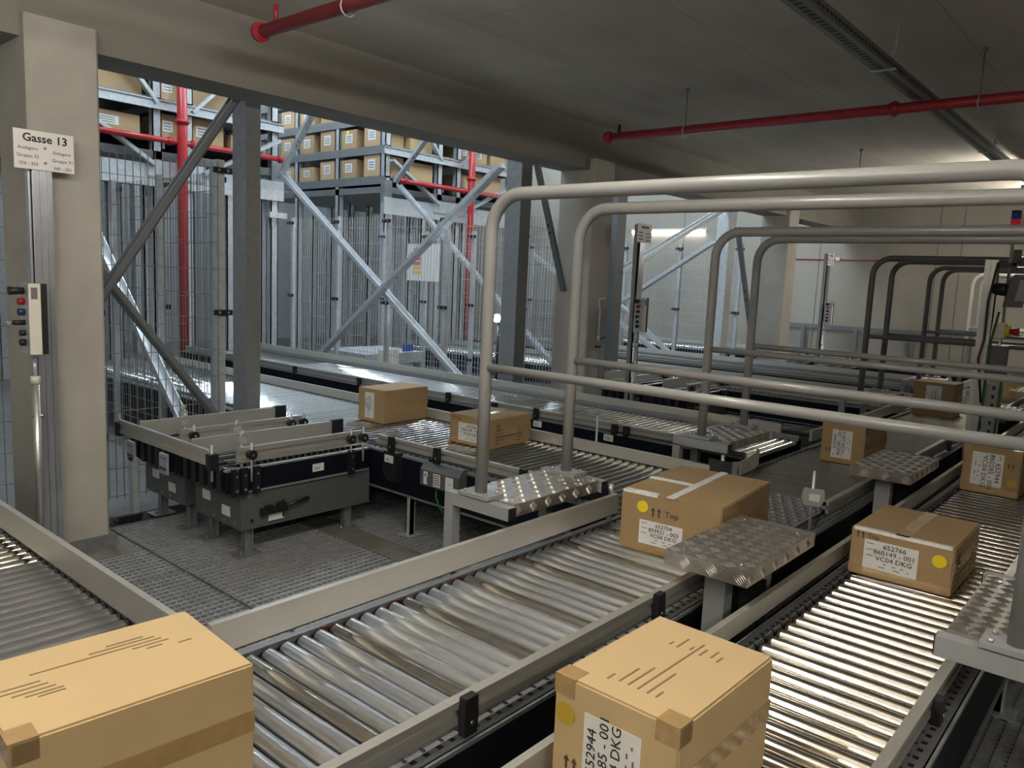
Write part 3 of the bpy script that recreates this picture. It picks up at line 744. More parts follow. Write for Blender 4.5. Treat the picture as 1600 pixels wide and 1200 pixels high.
# near left, on the conveyor start
carton('large pale carton with two taped corners at the start of the main conveyor', (0.47, 0.36, 0.285), (0.665, 1.665, ZC), math.radians(-4), 'cardboard_light', toptape=None, marks=False, topprint='a')
carton('pale carton marked 652944 with dull yellow sticker on the chrome roller conveyor', (0.44, 0.315, 0.285), (1.555, 0.812, ZC), math.radians(-1), 'cardboard_light', (0.0, 0.13, 0.145, 0.19, 'U'), L44, (0.125, 0.20), (0.115, 0.09, 0.9, None), toptape=None, topprint='b', dotc='yellow_dull')
c = carton('carton marked 652704 with shiny clear tape and yellow sticker on main conveyor', (0.62, 0.455, 0.265), (3.20, 1.585, ZC), math.radians(5), 'cardboard', (0.035, 0.095, 0.20, 0.105, 'H'), ('652704', '859921 - 003', 'VC04 DKG'), (0.125, 0.205), (0.075, 0.19, 1.15, 'Top'), toptape=None, corner=False)
for q in ((-0.316, 0.316, -0.018, 0.018), (-0.05, -0.01, 0.018, 0.228)):
    MB().box(*q, 0.265, 0.2668).build('clear_tape', 'tape_clear_glare', c)
MB().box(-0.3125, -0.28, 0.06, 0.22, 0.255, 0.2668).build('clear_tape', 'tape_clear_glare', c)
carton('carton marked 860149 - 001 with bright yellow sticker on the chrome roller conveyor', (0.475, 0.385, 0.20), (3.575, 0.758, ZC), 0, 'cardboard', (0.035, 0.098, 0.205, 0.12, 'H'), ('652766', '860149 - 001', 'VC04 DKG'), (-0.142, 0.135), (0.165, 0.172, 0.8, 'Top'), toptape='x', sideprint=True, corner=False, edge=True)
carton('carton with an upright label on the cross conveyor in front of the navy panel', (0.48, 0.30, 0.26), (4.11, 4.75, ZC), math.radians(4), 'cardboard', (0.02, 0.13, 0.10, 0.20, 'U'), L44, None, False, toptape=None, corner=False)
carton('carton marked 860149 - 002 with printed side lines on the cross conveyor', (0.44, 0.385, 0.205), (4.075, 3.66, ZC), math.radians(1), 'cardboard', (-0.005, 0.09, 0.215, 0.125, 'H'), ('652766', '860149 - 002', 'VC04 DKG'), None, (0.165, 0.178, 0.8, 'Top'), toptape='x', sideprint=True, corner=False)
carton('carton marked 652944 on the main conveyor beside the second checker plate step', (0.45, 0.29, 0.27), (5.70, 1.67, ZC), math.radians(-2), 'cardboard', (0.005, 0.135, 0.135, 0.195, 'U'), L44, None, (0.105, 0.085, 0.9, None), toptape=None, corner=True)
carton('carton marked 652944 on the chrome roller conveyor beyond the one marked 860149 - 001', (0.45, 0.305, 0.285), (5.58, 0.77, ZC), math.radians(-2), 'cardboard', (0.02, 0.15, 0.165, 0.20, 'D'), L44, (-0.115, 0.09), (-0.09, 0.19, 0.9, None), toptape=None, corner=True, dotc='yellow_dull')
carton('dark brown carton with upright label at the third crossing from the Gasse 13 sign', (0.36, 0.37, 0.33), (8.7, 1.80, ZC), 0, 'cardboard', (0.0, 0.18, 0.14, 0.24, 'D'), L44, None, False, toptape=None, corner=False)
carton('carton with yellow sticker on the conveyor beyond the terminal pole', (0.45, 0.35, 0.25), (10.85, 1.515, ZC), 0, 'cardboard_light', None, None, (-0.075, 0.14), False, toptape='x', corner=False)
carton('low pale carton on the far main conveyor near the fourth crossing', (0.45, 0.40, 0.16), (11.4, 1.66, ZC), 0, 'cardboard_light', None, None, None, False, toptape='x', corner=False)

# ------------------------------------------------------------------ control poles with signs
def control_pole(label, x, full):
    t = thing('control_pole', label, 'control station', (x, 4.70 if full else 4.585, 0))
    b = MB()
    for (x0, x1) in ((0.0, 0.028), (0.034, 0.062), (0.068, 0.095)): b.box(x0, x1, 0.0, 0.03, 0.03, 2.36)
    b.box(0, 0.095, 0.012, 0.085, 0.03, 2.36); b.box(-0.012, 0.0, 0.03, 0.075, 0.03, 2.36)
    b.build('aluminium_profile', 'profile', t)
    # sign plate
    s = MB().box(-0.085, 0.205, -0.008, -0.003, 2.165, 2.365).build('sign_plate', 'sign_white', t)
    if full:
        tx = lambda st, sz, xx, zz, bold=False: text(s, st, sz, (xx, -0.0085, zz), (1, 0, 0), (0, 0, 1), 'ink', bold, sx=1.02)
        tx('Gasse 13', 0.058, 0.065, 2.325, True)
        tx('Auslagern', 0.0235, -0.02, 2.272); tx('Gruppe 32', 0.0235, -0.02, 2.232); tx('354 - 359', 0.0235, -0.018, 2.192)
        tx('Einlagern', 0.0235, 0.145, 2.262); tx('Gruppe 31', 0.0235, 0.147, 2.222); tx('340 - 351', 0.0235, 0.147, 2.182)
        for zz in (2.28, 2.203): MB().cyl((0.062, -0.009, zz), (0.062, -0.016, zz), 0.007, 8).build('screw', 'galv_dark', s)
    else:
        h = MB(); h.box(-0.01, 0.14, -0.009, -0.008, 2.315, 2.34)
        for i in range(3): h.box(-0.06, 0.03, -0.009, -0.008, 2.265 - i * 0.036, 2.277 - i * 0.036); h.box(0.09, 0.18, -0.009, -0.008, 2.258 - i * 0.036, 2.27 - i * 0.036)
        tag(h.build('small_print', 'ink_grey', s), kind='stuff')
    # control box, buttons face -x
    c = MB(); c.box(-0.085, -0.028, -0.15, -0.095, 1.20, 1.57, 0); c.box(-0.03, 0.0, -0.152, -0.03, 1.20, 1.57, 1); c.box(-0.088, -0.03, -0.149, -0.03, 1.203, 1.567, 2); c.box(-0.03, 0.03, -0.05, 0.0, 1.25, 1.50, 1)
    cb = c.build('control_box', ['cream', 'black', 'galv'], t)
    MB().box(-0.075, -0.045, -0.152, -0.15, 1.49, 1.55).build('type_plate', 'ink_grey', cb)
    for i, (z, m, ln, r) in enumerate(((1.53, 'black', 0.07, 0.018), (1.475, 'btn_red', 0.03, 0.018), (1.42, 'btn_blue', 0.03, 0.018), (1.365, 'black', 0.055, 0.014), (1.31, 'black', 0.026, 0.016), (1.26, 'black', 0.026, 0.018))):
        k = MB().cyl((-0.088, -0.085, z), (-0.088 - ln, -0.085, z), r, 12, 0, r2=r * (1.25 if i == 0 else 1)).build('push_button', m, cb)
    k = MB(); k.cyl((-0.143, -0.085, 1.365), (-0.165, -0.085, 1.363), 0.006, 6); k.cyl((-0.165, -0.09, 1.362), (-0.165, -0.08, 1.362), 0.012, 8); k.build('key', 'bolt', cb)
    # conduit below
    k = MB(); k.cyl((-0.03, -0.03, 1.20), (-0.03, -0.03, 1.17), 0.02, 10); k.cyl((-0.03, -0.03, 1.17), (-0.03, -0.03, 1.07), 0.012, 8); k.build('cable_gland', 'galv', t)
    MB().cyl((-0.03, -0.03, 1.07), (-0.03, -0.03, 1.03), 0.024, 10).build('conduit_socket', 'cream', t)
    MB().cyl((-0.03, -0.03, 1.03), (-0.03, -0.03, 0.03), 0.02, 10).build('conduit', 'alu', t)
    MB().cyl((-0.05, -0.03, 0.85), (0.0, -0.03, 0.85), 0.012, 8).build('pipe_clip', 'bolt', t)
    MB().box(-0.05, 0.13, -0.03, 0.09, 0.0, 0.03).build('base_plate', 'galv_dark', t)
    return t
control_pole("control pole with the white sign reading Gasse 13 and a push button box", 1.535, True)
control_pole('control pole with small sign in front of the bright end wall', 7.42, False)
control_pole('control pole with white sign and push button box near the end wall', 13.31, False)

# ------------------------------------------------------------------ steel posts, braces, fences
def steel_post(label, x, y, wd, dp, h, m='galv_dark'):
    t = thing('steel_post', label, 'post', (x, y, 0))
    b = MB(); b.box(0, wd, 0, dp, 0, h); b.box(-0.002, 0.012, -0.002, dp + 0.002, 0, h); b.build('shaft', m, t)
    MB().box(-0.06, wd + 0.06, -0.05, dp + 0.05, 0, 0.015).build('base_plate', m, t)
    return t
steel_post('square steel post beside the belt transfers carrying diagonal braces', 3.165, 5.36, 0.12, 0.18, 3.3)
steel_post('square steel post beside the fenced cross conveyor with mesh behind', 6.22, 5.30, 0.17, 0.20, 3.3)
steel_post('dark steel post right of the column with the riser pipe', 8.12, 5.36, 0.19, 0.20, 3.3, 'post_dark')
steel_post('pale steel post in front of the end wall fence', 11.16, 5.36, 0.22, 0.20, 3.3, 'galv')
steel_post('steel post beside the column nearest the end wall', 13.58, 5.36, 0.2, 0.2, 3.3, 'post_dark')

def brace(label, p, q, wd=0.075, m='galv', up=(0, 0, 1), plate=None):
    o = Vector(p); t = thing('diagonal_brace', label, 'brace', p)
    MB().angle((0, 0, 0), Vector(q) - o, wd, 0.008, 0, up).build('channel', m, t)
    d = Vector(q) - o
    for f in (0.46, 0.52):
        c = d * f; MB().cyl(c + Vector((-0.012, 0, 0)), c + Vector((-0.004, 0, 0)), 0.013, 8).build('bolt', 'black', t)
    return t
br = brace('dark diagonal brace rising from the Gasse 13 column to the beam', (1.86, 5.345, 1.042), (3.18, 5.345, 3.027), 0.085, 'post_dark', (0, 1, 0))
MB().box(-0.10, 0.06, -0.095, -0.035, -0.02, 0.22).build('end_plate', 'post_dark', br)
brace('dark diagonal brace falling from the Gasse 13 column to the belt transfers', (2.09, 5.425, 1.68), (3.16, 5.425, 0.285), 0.075, 'post_dark', (0, 1, 0))
brace('pale diagonal brace behind the mesh fence left of the red riser pipe', (3.05, 7.95, 2.10), (3.05, 5.75, 0.05), 0.09, 'galv', (1, 0, 0))
brace('bluish diagonal brace falling from the rack upright across the mesh fence', (6.30, 9.75, 3.0), (6.30, 5.95, 0.40), 0.095, 'galv', (1, 0, 0))
brace('grey diagonal brace rising across the mesh fence towards the beam', (6.20, 8.9, 0.40), (6.20, 5.55, 2.85), 0.095, 'galv', (1, 0, 0))
brace('short brace rising from the gusset of the rack upright', (6.30, 9.8, 2.95), (6.30, 8.9, 3.85), 0.085, 'galv', (1, 0, 0))
brace('bluish brace falling from the far rack corner behind the mesh fence', (8.42, 9.75, 3.1), (8.42, 5.8, 0.05), 0.085, 'galv', (1, 0, 0))
brace('short brace rising from the far rack corner gusset', (8.42, 9.8, 3.15), (8.42, 8.9, 3.95), 0.085, 'galv', (1, 0, 0))
brace('thin dark brace beside the column with the riser pipe', (6.20, 5.10, 2.85), (6.75, 5.10, 1.6), 0.06, 'post_dark', (0, 1, 0))
ox = P5
brace('pale brace rising in front of the end wall lamp', (8.30, 5.4, 1.832), (11.168, 5.4, 2.926), 0.10, 'galv', (0, 1, 0))
brace('pale brace falling behind the control pole with small sign', (11.62, 8.0, 1.67), (11.62, 5.76, 0.045), 0.10, 'galv', (1, 0, 0))
brace('bluish cross brace behind the end wall fence rising', (11.4, 9.5, 0.05), (11.4, 5.7, 2.4), 0.10, 'galv', (1, 0, 0))
brace('bluish cross brace behind the end wall fence falling', (11.5, 9.5, 2.2), (11.5, 5.7, 0.05), 0.10, 'galv', (1, 0, 0))
brace('dark brace between the pale post and the column nearest the end wall', (10.9, 5.12, 2.6), (11.9, 5.12, 0.6), 0.07, 'post_dark', (0, 1, 0))

def fence(label, p0, p1, z0, z1, panels, m='wire', post='galv', pitch=0.05):
    p0 = Vector(p0 + (0,)); p1 = Vector(p1 + (0,)); d = (p1 - p0); L = d.length; ang = math.atan2(d.y, d.x)
    t = thing('mesh_fence', label, 'fence', p0, ang)
    pw = L / panels
    mb = MB(); n = int((pw - 0.05) / pitch)
    for i in range(n + 1):
        x = 0.03 + i * (pw - 0.06) / n; mb.box(x - 0.0022, x + 0.0022, -0.0022, 0.0022, z0, z1)
    z = z0 + 0.02; k = 0
    while z < z1 - 0.01:
        mb.box(0.02, pw - 0.02, 0.002, 0.0065, z - 0.0022, z + 0.0022); z += 0.2
    me = mb.mesh('mesh_panel', m)
    cm = MB().box(-0.07, 0.07, -0.03, -0.004, -0.02, 0.02).mesh('panel_clamp', 'black')
    cb = MB().cyl((-0.035, -0.03, 0), (-0.035, -0.034, 0), 0.012, 6).cyl((0.035, -0.03, 0), (0.035, -0.034, 0), 0.012, 6).mesh('bolt', 'bolt')
    pm = MB().box(-0.03, 0.03, 0.01, 0.05, 0.0, z1 + 0.02).mesh('fence_post', post)
    for i in range(panels): put('mesh_panel', me, t, (i * pw, 0, 0))
    for i in range(panels + 1):
        put('fence_post', pm, t, (i * pw, 0, 0))
        for z in (z0 + 0.45, (z0 + z1) / 2 + 0.1, z1 - 0.06):
            c = put('panel_clamp', cm, t, (i * pw, 0, z)); put('bolt', cb, c)
    return t
fence('grey mesh fence between the Gasse 13 column and the square post', (1.2, 5.5), (3.05, 5.5), 0.06, 2.46, 2, 'wire', 'galv')
fence('mesh fence running back along the near cross conveyor', (3.16, 5.75), (3.16, 9.4), 0.06, 2.42, 4, 'wire', 'galv')
fence('pale mesh fence behind the fenced cross conveyor with crossed braces', (6.50, 9.8), (6.50, 5.62), 0.06, 2.42, 4, 'wire_light', 'galv')
fence('mesh fence across the bay left of the column with the riser pipe', (6.55, 5.52), (7.97, 5.52), 0.06, 2.4, 2, 'wire', 'post_dark')
fence('second mesh fence along the crane aisle behind the crossed braces', (8.25, 9.9), (8.25, 5.9), 0.06, 2.35, 4, 'wire_light', 'galv')
fence('mesh fence in front of the bright end wall', (11.9, 9.8), (11.9, 5.5), 0.06, 2.4, 4, 'wire_light', 'galv')

# ------------------------------------------------------------------ racks
def rack(label, x0, x1, y0=10.0, left_open=False):
    t = thing('storage_rack', label, 'rack', (x0, y0, 0))
    W = x1 - x0
    ups = (0.0, W * 0.37, W * 0.515, W - 0.12)
    for u in ups:
        for yy in (0.0, 1.2, 2.4, 3.6):
            b = MB(); b.box(u, u + 0.11, yy, yy + 0.02, 0, 6.4); b.box(u, u + 0.012, yy, yy + 0.10, 0, 6.4); b.box(u + 0.098, u + 0.11, yy, yy + 0.10, 0, 6.4); b.build('upright', 'galv', t)
    for z in (3.60, 4.10, 4.6, 5.1):
        b = MB(); b.box(-0.05, W + 0.05, -0.04, -0.02, z, z + 0.12); b.box(-0.05, W + 0.05, -0.06, -0.02, z + 0.108, z + 0.12); b.box(-0.05, W + 0.05, -0.06, -0.02, z, z + 0.012); b.build('cross_beam', 'galv', t)
    MB().box(-0.05, W + 0.05, -0.05, -0.02, 2.66, 2.93).build('fascia_beam', 'galv', t)
    b = MB(); b.box(W * 0.33, W * 0.60, -0.07, -0.05, 2.78, 2.98); b.build('gusset_plate', 'galv', t)
    for z in (3.24, 3.72, 4.2, 4.68):
        b = MB(); b.box(0, W, 0, 3.7, z, z + 0.03)
        for xx in (-0.005, W * 0.37 + 0.12, W * 0.5, W - 0.03): b.box(xx, xx + 0.03, 0, 3.7, z - 0.10, z + 0.03)
        b.build('shelf', 'galv_dark', t)
    MB().box(0, W, 0.0, 3.7, 3.0, 3.10).build('lower_frame', 'galv_dark', t)
    for p, q in (((W * 0.02, -0.08, 3.5), (W * 0.36, -0.08, 2.9)), ((W * 0.98, -0.08, 3.5), (W * 0.58, -0.08, 2.9)), ((W * 0.22, -0.03, 4.2), (W * 0.38, -0.03, 3.66)), ((W * 0.75, -0.03, 4.25), (W * 0.54, -0.03, 3.66))):
        MB().angle(p, q, 0.08, 0.008, 0, (0, 1, 0)).build('rack_brace', 'galv', t)
    b = MB(); b.box(W - 0.13, W + 0.03, -0.03, 0.05, 2.85, 3.2); b.build('gusset_plate', 'galv_dark', t)
    b = MB(); b.box(-0.03, 0.13, -0.03, 0.05, 2.85, 3.2); b.build('gusset_plate', 'galv_dark', t)
    b = MB(); b.box(W - 0.18, W + 0.10, -0.06, 0.10, 2.42, 2.50); b.box(W - 0.12, W - 0.06, -0.02, 0.04, 2.3, 2.5); b.build('aisle_rail_bracket', 'galv', t)
    return t
rack('galvanised rack with red riser pipe behind the Gasse 13 bay', 3.58, 6.42)
rack('galvanised rack beyond the crane aisle with rows of cartons on its side', 8.36, 11.50)
def rack_box(label, x, y, z, dx, dy, dz, face, lab=True, blue=False, dot=False, group=None):
    t = thing('storage_box', label, 'box', (x, y, z), 0, group)
    MB().box(0, dx, 0, dy, 0, dz).build('body', 'cardboard_rack', t)
    if lab:
        if face == 'f':
            l_ = MB().box(dx * 0.12, dx * 0.58, -0.002, 0.0, dz * 0.3, dz * 0.75).build('address_label', 'label', t)
            h = MB()
            for i in range(3): h.box(dx * 0.18, dx * 0.5, -0.003, -0.002, dz * (0.38 + 0.12 * i), dz * (0.42 + 0.12 * i))
            tag(h.build('small_print', 'ink_grey', l_), kind='stuff')
        else:
            l_ = MB().box(-0.002, 0.0, dy * 0.28, dy * 0.75, dz * 0.3, dz * 0.8).build('address_label', 'label', t)
            h = MB()
            for i in range(3): h.box(-0.003, -0.002, dy * 0.35, dy * 0.68, dz * (0.4 + 0.12 * i), dz * (0.44 + 0.12 * i))
            tag(h.build('small_print', 'ink_grey', l_), kind='stuff')
    if blue: MB().box(dx * 0.02, dx * 0.16, -0.003, -0.0005, 0, dz).build('edge_tape', 'tape_blue', t)
    if dot: MB().cyl((-0.001, dy * 0.6, dz * 0.88), (-0.004, dy * 0.6, dz * 0.88), 0.035, 12).build('round_sticker', 'yellow', t)
    return t
GR = 'cartons on the rack end behind the Gasse 13 bay'
for (x, z, dx, dz, lb, nm) in ((3.9, 3.275, 0.60, 0.225, True, 'low carton with long white label beside the Gasse 13 column'), (5.17, 3.275, 0.44, 0.31, True, 'labelled carton just right of the red riser pipe, under the rack beam'), (5.72, 3.275, 0.45, 0.2, False, 'flat plain carton on the lower rack shelf near the rack corner'),
        (3.85, 3.755, 0.68, 0.33, False, 'wide plain carton above the rack beam beside the Gasse 13 column'), (5.17, 3.755, 0.50, 0.33, False, 'tall plain carton above the rack beam, right of the red riser'), (5.76, 3.755, 0.35, 0.3, True, 'labelled carton above the rack beam at the rack corner'), (4.752, 3.755, 0.28, 0.30, True, 'labelled carton behind the red riser above the rack beam'), (4.752, 3.275, 0.28, 0.30, True, 'labelled carton behind the red riser below the rack beam')):
    rack_box(nm, x, 10.06, z, dx, 0.5, dz, 'f', lb, False, False, GR)
GR2 = 'cartons on the end of the rack beyond the crane aisle'
for (x, z, dx, dz, lb, nm) in ((8.93, 3.275, 0.52, 0.29, False, 'pale carton on the lower shelf beside the far rack corner'), (10.1, 3.275, 0.38, 0.24, False, 'small plain carton behind the far red riser below the beam'), (10.50, 3.275, 0.7, 0.3, False, 'wide plain carton right of the far red riser below the beam'),
        (8.93, 3.755, 0.5, 0.33, False, 'pale carton above the beam beside the far rack corner'), (10.1, 3.755, 0.3, 0.32, True, 'labelled carton behind the far red riser above the beam'), (10.45, 3.755, 0.35, 0.30, True, 'labelled carton right of the far red riser above the beam'), (10.9, 3.755, 0.4, 0.32, False, 'plain carton near the square post, above the far rack beam')):
    rack_box(nm, x, 10.06, z, dx, 0.45, dz, 'f', lb, False, False, GR2)
for lev, z in enumerate((3.275, 3.755, 4.235)):
    for j in range(5):
        hh = (0.34, 0.30, 0.31, 0.24, 0.26)[j] if lev == 0 else (0.33, 0.30, 0.33, 0.31, 0.3)[j]
        if lev == 2: hh = 0.3
        rack_box('aisle side storage carton on the %s shelf in view%s' % (('lowest', 'middle', 'highest')[lev], (', at rack corner', ', second from corner', ', third from corner', ', fourth from corner', ', fifth from corner')[j]), 8.375, 10.16 + j * 0.60, z, 0.5, 0.40, hh, 's', True, blue=(j in (0, 2) and lev < 2), dot=(lev == 1 and j == 1))
# notice chart behind the fence
t = thing('notice_board', 'white notice board with orange and red rows behind the mesh fence', 'notice board', (8.22, 8.55, 1.62))
MB().box(0, 0.01, 0, 0.72, 0, 0.56).build('board', 'label', t)
for i in range(6):
    MB().box(-0.002, 0, 0.40, 0.56, 0.10 + i * 0.07, 0.15 + i * 0.07).build('chart_row', 'chart_r' if i in (2, 3) else 'chart_y', t)

# ------------------------------------------------------------------ red pipes
def pipe(label, pts, r, m, coups=(), name='sprinkler_pipe'):
    o = Vector(pts[0]); t = thing(name, label, 'pipe', pts[0])
    MB().tube([Vector(p) - o for p in pts], r, 14).build('pipe_run', m, t)
    for p, d in coups:
        p = Vector(p) - o; d = Vector(d) * 0.03
        c = MB(); c.cyl(p - d, p + d, r * 1.25, 14); c.cyl(p - d * 0.35, p + d * 0.35, r * 1.5, 14); c.build('coupling', m, t)
    return t
def hanger(parent, p, top):
    o = Vector(parent.location); p = Vector(p) - o
    b = MB(); b.cyl(p, (p.x, p.y, top - o.z), 0.005, 6); b.cyl((p.x, p.y, top - o.z - 0.02), (p.x, p.y, top - o.z), 0.02, 8); b.build('hanger_rod', 'galv_dark', parent)
    b = MB(); b.tube([p + Vector((math.cos(a) * 0.045, 0, math.sin(a) * 0.045 - 0.01)) for a in [PI * 2 * k / 10 for k in range(11)]], 0.004, 5); b.build('pipe_ring', 'galv', parent)
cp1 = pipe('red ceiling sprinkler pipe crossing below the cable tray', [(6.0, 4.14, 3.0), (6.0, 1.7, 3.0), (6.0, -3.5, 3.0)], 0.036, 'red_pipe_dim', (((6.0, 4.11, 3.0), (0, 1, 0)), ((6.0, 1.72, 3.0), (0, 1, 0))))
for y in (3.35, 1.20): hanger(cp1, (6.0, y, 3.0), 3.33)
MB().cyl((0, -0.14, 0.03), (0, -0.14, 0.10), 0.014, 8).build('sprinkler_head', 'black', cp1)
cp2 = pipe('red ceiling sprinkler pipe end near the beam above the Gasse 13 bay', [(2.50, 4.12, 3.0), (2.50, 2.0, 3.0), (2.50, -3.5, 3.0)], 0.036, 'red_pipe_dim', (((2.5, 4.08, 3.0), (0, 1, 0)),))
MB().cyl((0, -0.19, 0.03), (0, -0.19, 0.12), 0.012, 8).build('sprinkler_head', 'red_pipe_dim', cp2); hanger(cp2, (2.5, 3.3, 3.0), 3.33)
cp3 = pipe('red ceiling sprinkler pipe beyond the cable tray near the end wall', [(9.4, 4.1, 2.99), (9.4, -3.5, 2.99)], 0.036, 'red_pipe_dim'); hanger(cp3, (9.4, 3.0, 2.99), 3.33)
pipe('thick red riser pipe standing in front of the near rack', [(4.91, 9.80, 0.1), (4.91, 9.80, 6.0)], 0.062, 'red_pipe', (((4.91, 9.80, 3.47), (0, 0, 1)),))
pipe('red horizontal pipe crossing the near rack', [(3.0, 9.83, 3.22), (6.35, 9.83, 3.22)], 0.036, 'red_pipe', (((4.76, 9.83, 3.22), (1, 0, 0)), ((5.06, 9.83, 3.22), (1, 0, 0)), ((6.33, 9.83, 3.22), (1, 0, 0))))
pipe('thick red riser pipe standing in front of the rack beyond the aisle', [(10.15, 9.80, 0.1), (10.15, 9.80, 6.0)], 0.062, 'red_pipe', (((10.15, 9.80, 3.42), (0, 0, 1)),))
pipe('red horizontal pipe crossing the rack beyond the aisle', [(8.5, 9.83, 3.2), (11.5, 9.83, 3.2)], 0.036, 'red_pipe', (((8.62, 9.83, 3.2), (1, 0, 0)), ((9.98, 9.83, 3.2), (1, 0, 0))))
pipe('red riser pipe beside the dark steel post', [(8.05, 5.9, 0.0), (8.05, 5.9, 4.0)], 0.05, 'red_pipe')
t = pipe('thin riser pipe with valve lever on the column face', [(6.95, 4.74, 0.4), (6.95, 4.74, 1.35), (6.95, 4.74, 1.42), (6.93, 4.74, 1.48), (6.92, 4.74, 1.54), (6.98, 4.70, 1.545)], 0.011, 'galv', name='valve_pipe')
c = MB(); c.cyl((0.0, 0, 0.68), (0.0, 0, 0.76), 0.018, 8); c.build('valve', 'galv', t); MB().bar((0.0, -0.02, 0.72), (0.10, -0.02, 0.73), 0.015, 0.01).build('valve_lever', 'black', t); MB().box(-0.03, 0.03, -0.02, 0.02, 0.62, 0.64).build('pipe_clip', 'black', t)

# cable tray
t = thing('cable_tray', 'perforated steel cable tray hanging below the ceiling', 'cable tray', (-4, 1.56, 3.045))
b = MB(); b.box(0, 18.5, -0.05, 0.05, 0, 0.003); b.box(0, 18.5, -0.052, -0.05, 0, 0.06); b.box(0, 18.5, 0.05, 0.052, 0, 0.06); b.build('tray', 'galv_dark', t)
h = MB()
for i in range(150): h.box(6.5 + i * 0.06, 6.535 + i * 0.06, -0.0535, -0.052, 0.02, 0.035); h.box(6.5 + i * 0.06, 6.535 + i * 0.06, -0.02, 0.02, -0.001, 0.0)
tag(h.build('perforation', 'black', t), kind='stuff')
for x in (4.5, 9.1, 12.3, 15.5):
    b = MB(); b.cyl((x, -0.07, 0.05), (x, -0.07, 0.31), 0.004, 6); b.box(x - 0.012, x + 0.012, -0.085, 0.06, -0.012, -0.004); b.box(x - 0.03, x + 0.03, -0.08, -0.06, 0.06, 0.10); b.build('hanger', 'galv', t)
t2 = thing('wire_tray', 'wire cable tray on the floor between the two long conveyors', 'cable tray', (0.8, 1.02, 0.04))
b = MB()
for i in range(32): b.box(i * 0.05, i * 0.05 + 0.004, 0, 0.18, 0, 0.004)
for j in range(5): b.box(0, 1.6, j * 0.045, j * 0.045 + 0.004, 0.004, 0.008)
for y in (0, 0.176): b.box(0, 1.6, y, y + 0.004, 0.05, 0.054)
for i in range(16): b.box(i * 0.1, i * 0.1 + 0.004, 0, 0.004, 0, 0.05); b.box(i * 0.1, i * 0.1 + 0.004, 0.176, 0.18, 0, 0.05)
b.build('wire_mesh', 'galv', t2)

# ------------------------------------------------------------------ terminal pole and stack light
t = thing('terminal_pole', 'aluminium pole with handheld terminal and emergency stop between conveyors', 'control station', (7.10, 1.155, 0))
b = MB()
for y0 in (0.0, 0.05): b.box(0, 0.08, y0, y0 + 0.04, 0, 2.02)
b.box(0.01, 0.07, 0.0, 0.09, 0, 2.02); b.box(-0.05, 0.15, -0.05, 0.14, 0, 0.02); b.build('profile', 'alu', t)
h = MB()
for i in range(9): h.box(-0.002, 0, -0.085, -0.065, 0.45 + i * 0.07, 0.48 + i * 0.07)
c = MB(); c.box(0.0, 0.05, -0.13, -0.02, 0.0, 1.05); c.build('slotted_duct', 'frame_paint', t); tag(h.build('slot_row', 'black', t), kind='stuff')
c = MB(); c.prism([(-0.075, -0.12), (0.045, -0.12), (0.075, 0.10), (0.06, 0.13), (-0.02, 0.13), (-0.05, 0.10)], (-0.02, -0.14, 1.78), (0.35, -0.94, 0.0), (0, 0, 1), 0.05); tm = c.build('terminal', 'grey_plastic', t)
MB().prism([(-0.01, -0.07), (0.055, -0.07), (0.075, 0.09), (0.012, 0.09)], (-0.067, -0.155, 1.78), (0.35, -0.94, 0), (0, 0, 1), 0.004).build('display', 'screen', tm)
MB().cyl((0.02, 0.0, 1.80), (-0.02, -0.09, 1.79), 0.05, 10).build('terminal_arm', 'black', t)
c = MB(); c.box(-0.02, 0.07, -0.10, -0.01, 1.42, 1.53); e = c.build('stop_box', 'cream', t)
MB().cyl((0.02, -0.10, 1.475), (0.02, -0.13, 1.475), 0.045, 14).build('yellow_ring', 'yellow', e); MB().cyl((0.02, -0.13, 1.475), (0.02, -0.19, 1.475), 0.02, 12, r2=0.032).build('stop_button', 'estop_red', e)
MB().box(-0.03, 0.09, -0.13, 0.0, 1.12, 1.36).build('junction_box', 'grey_plastic', t)
for pts, m in (([(-0.02, 0.0, 2.0), (-0.05, 0.03, 1.7), (-0.02, 0.03, 1.4), (-0.05, 0.05, 1.25), (-0.02, 0.0, 0.9)], 'black'), ([(-0.03, -0.05, 1.62), (-0.03, -0.02, 1.4), (-0.03, -0.02, 1.0), (-0.02, 0.0, 0.5)], 'green_cable'), ([(-0.02, -0.12, 1.15), (-0.03, -0.12, 0.8), (-0.02, -0.11, 0.3)], 'green_cable')):
    MB().tube(pts, 0.008, 6).build('cable', m, t)
c = MB(); c.box(0.0, 0.05, -0.12, 0.0, 1.96, 2.0); c.box(0.0, 0.05, -0.14, -0.09, 1.98, 2.10); c.box(0.0, 0.05, -0.19, -0.13, 1.995, 2.02); c.build('sensor_arm', 'black', t)
s = thing('signal_tower', 'signal tower with blue, red, amber and green lenses', 'signal light', (7.55, 1.145, 2.235))
MB().cyl((0, 0, -2.235), (0, 0, 0), 0.012, 8).build('pole', 'alu', s)
z = 0
for m, hh in (('stack_green', 0.02), ('stack_amber', 0.055), ('stack_red', 0.06), ('stack_blue', 0.055)):
    MB().cyl((0, 0, z), (0, 0, z + hh), 0.035, 16).build('lens', m, s); z += hh
MB().cyl((0, 0, z), (0, 0, z + 0.012), 0.035, 16).build('cap', 'black', s)
MB().box(0.0, 0.02, -0.055, -0.038, -0.05, 0.2).build('backing_strip', 'cream', s)

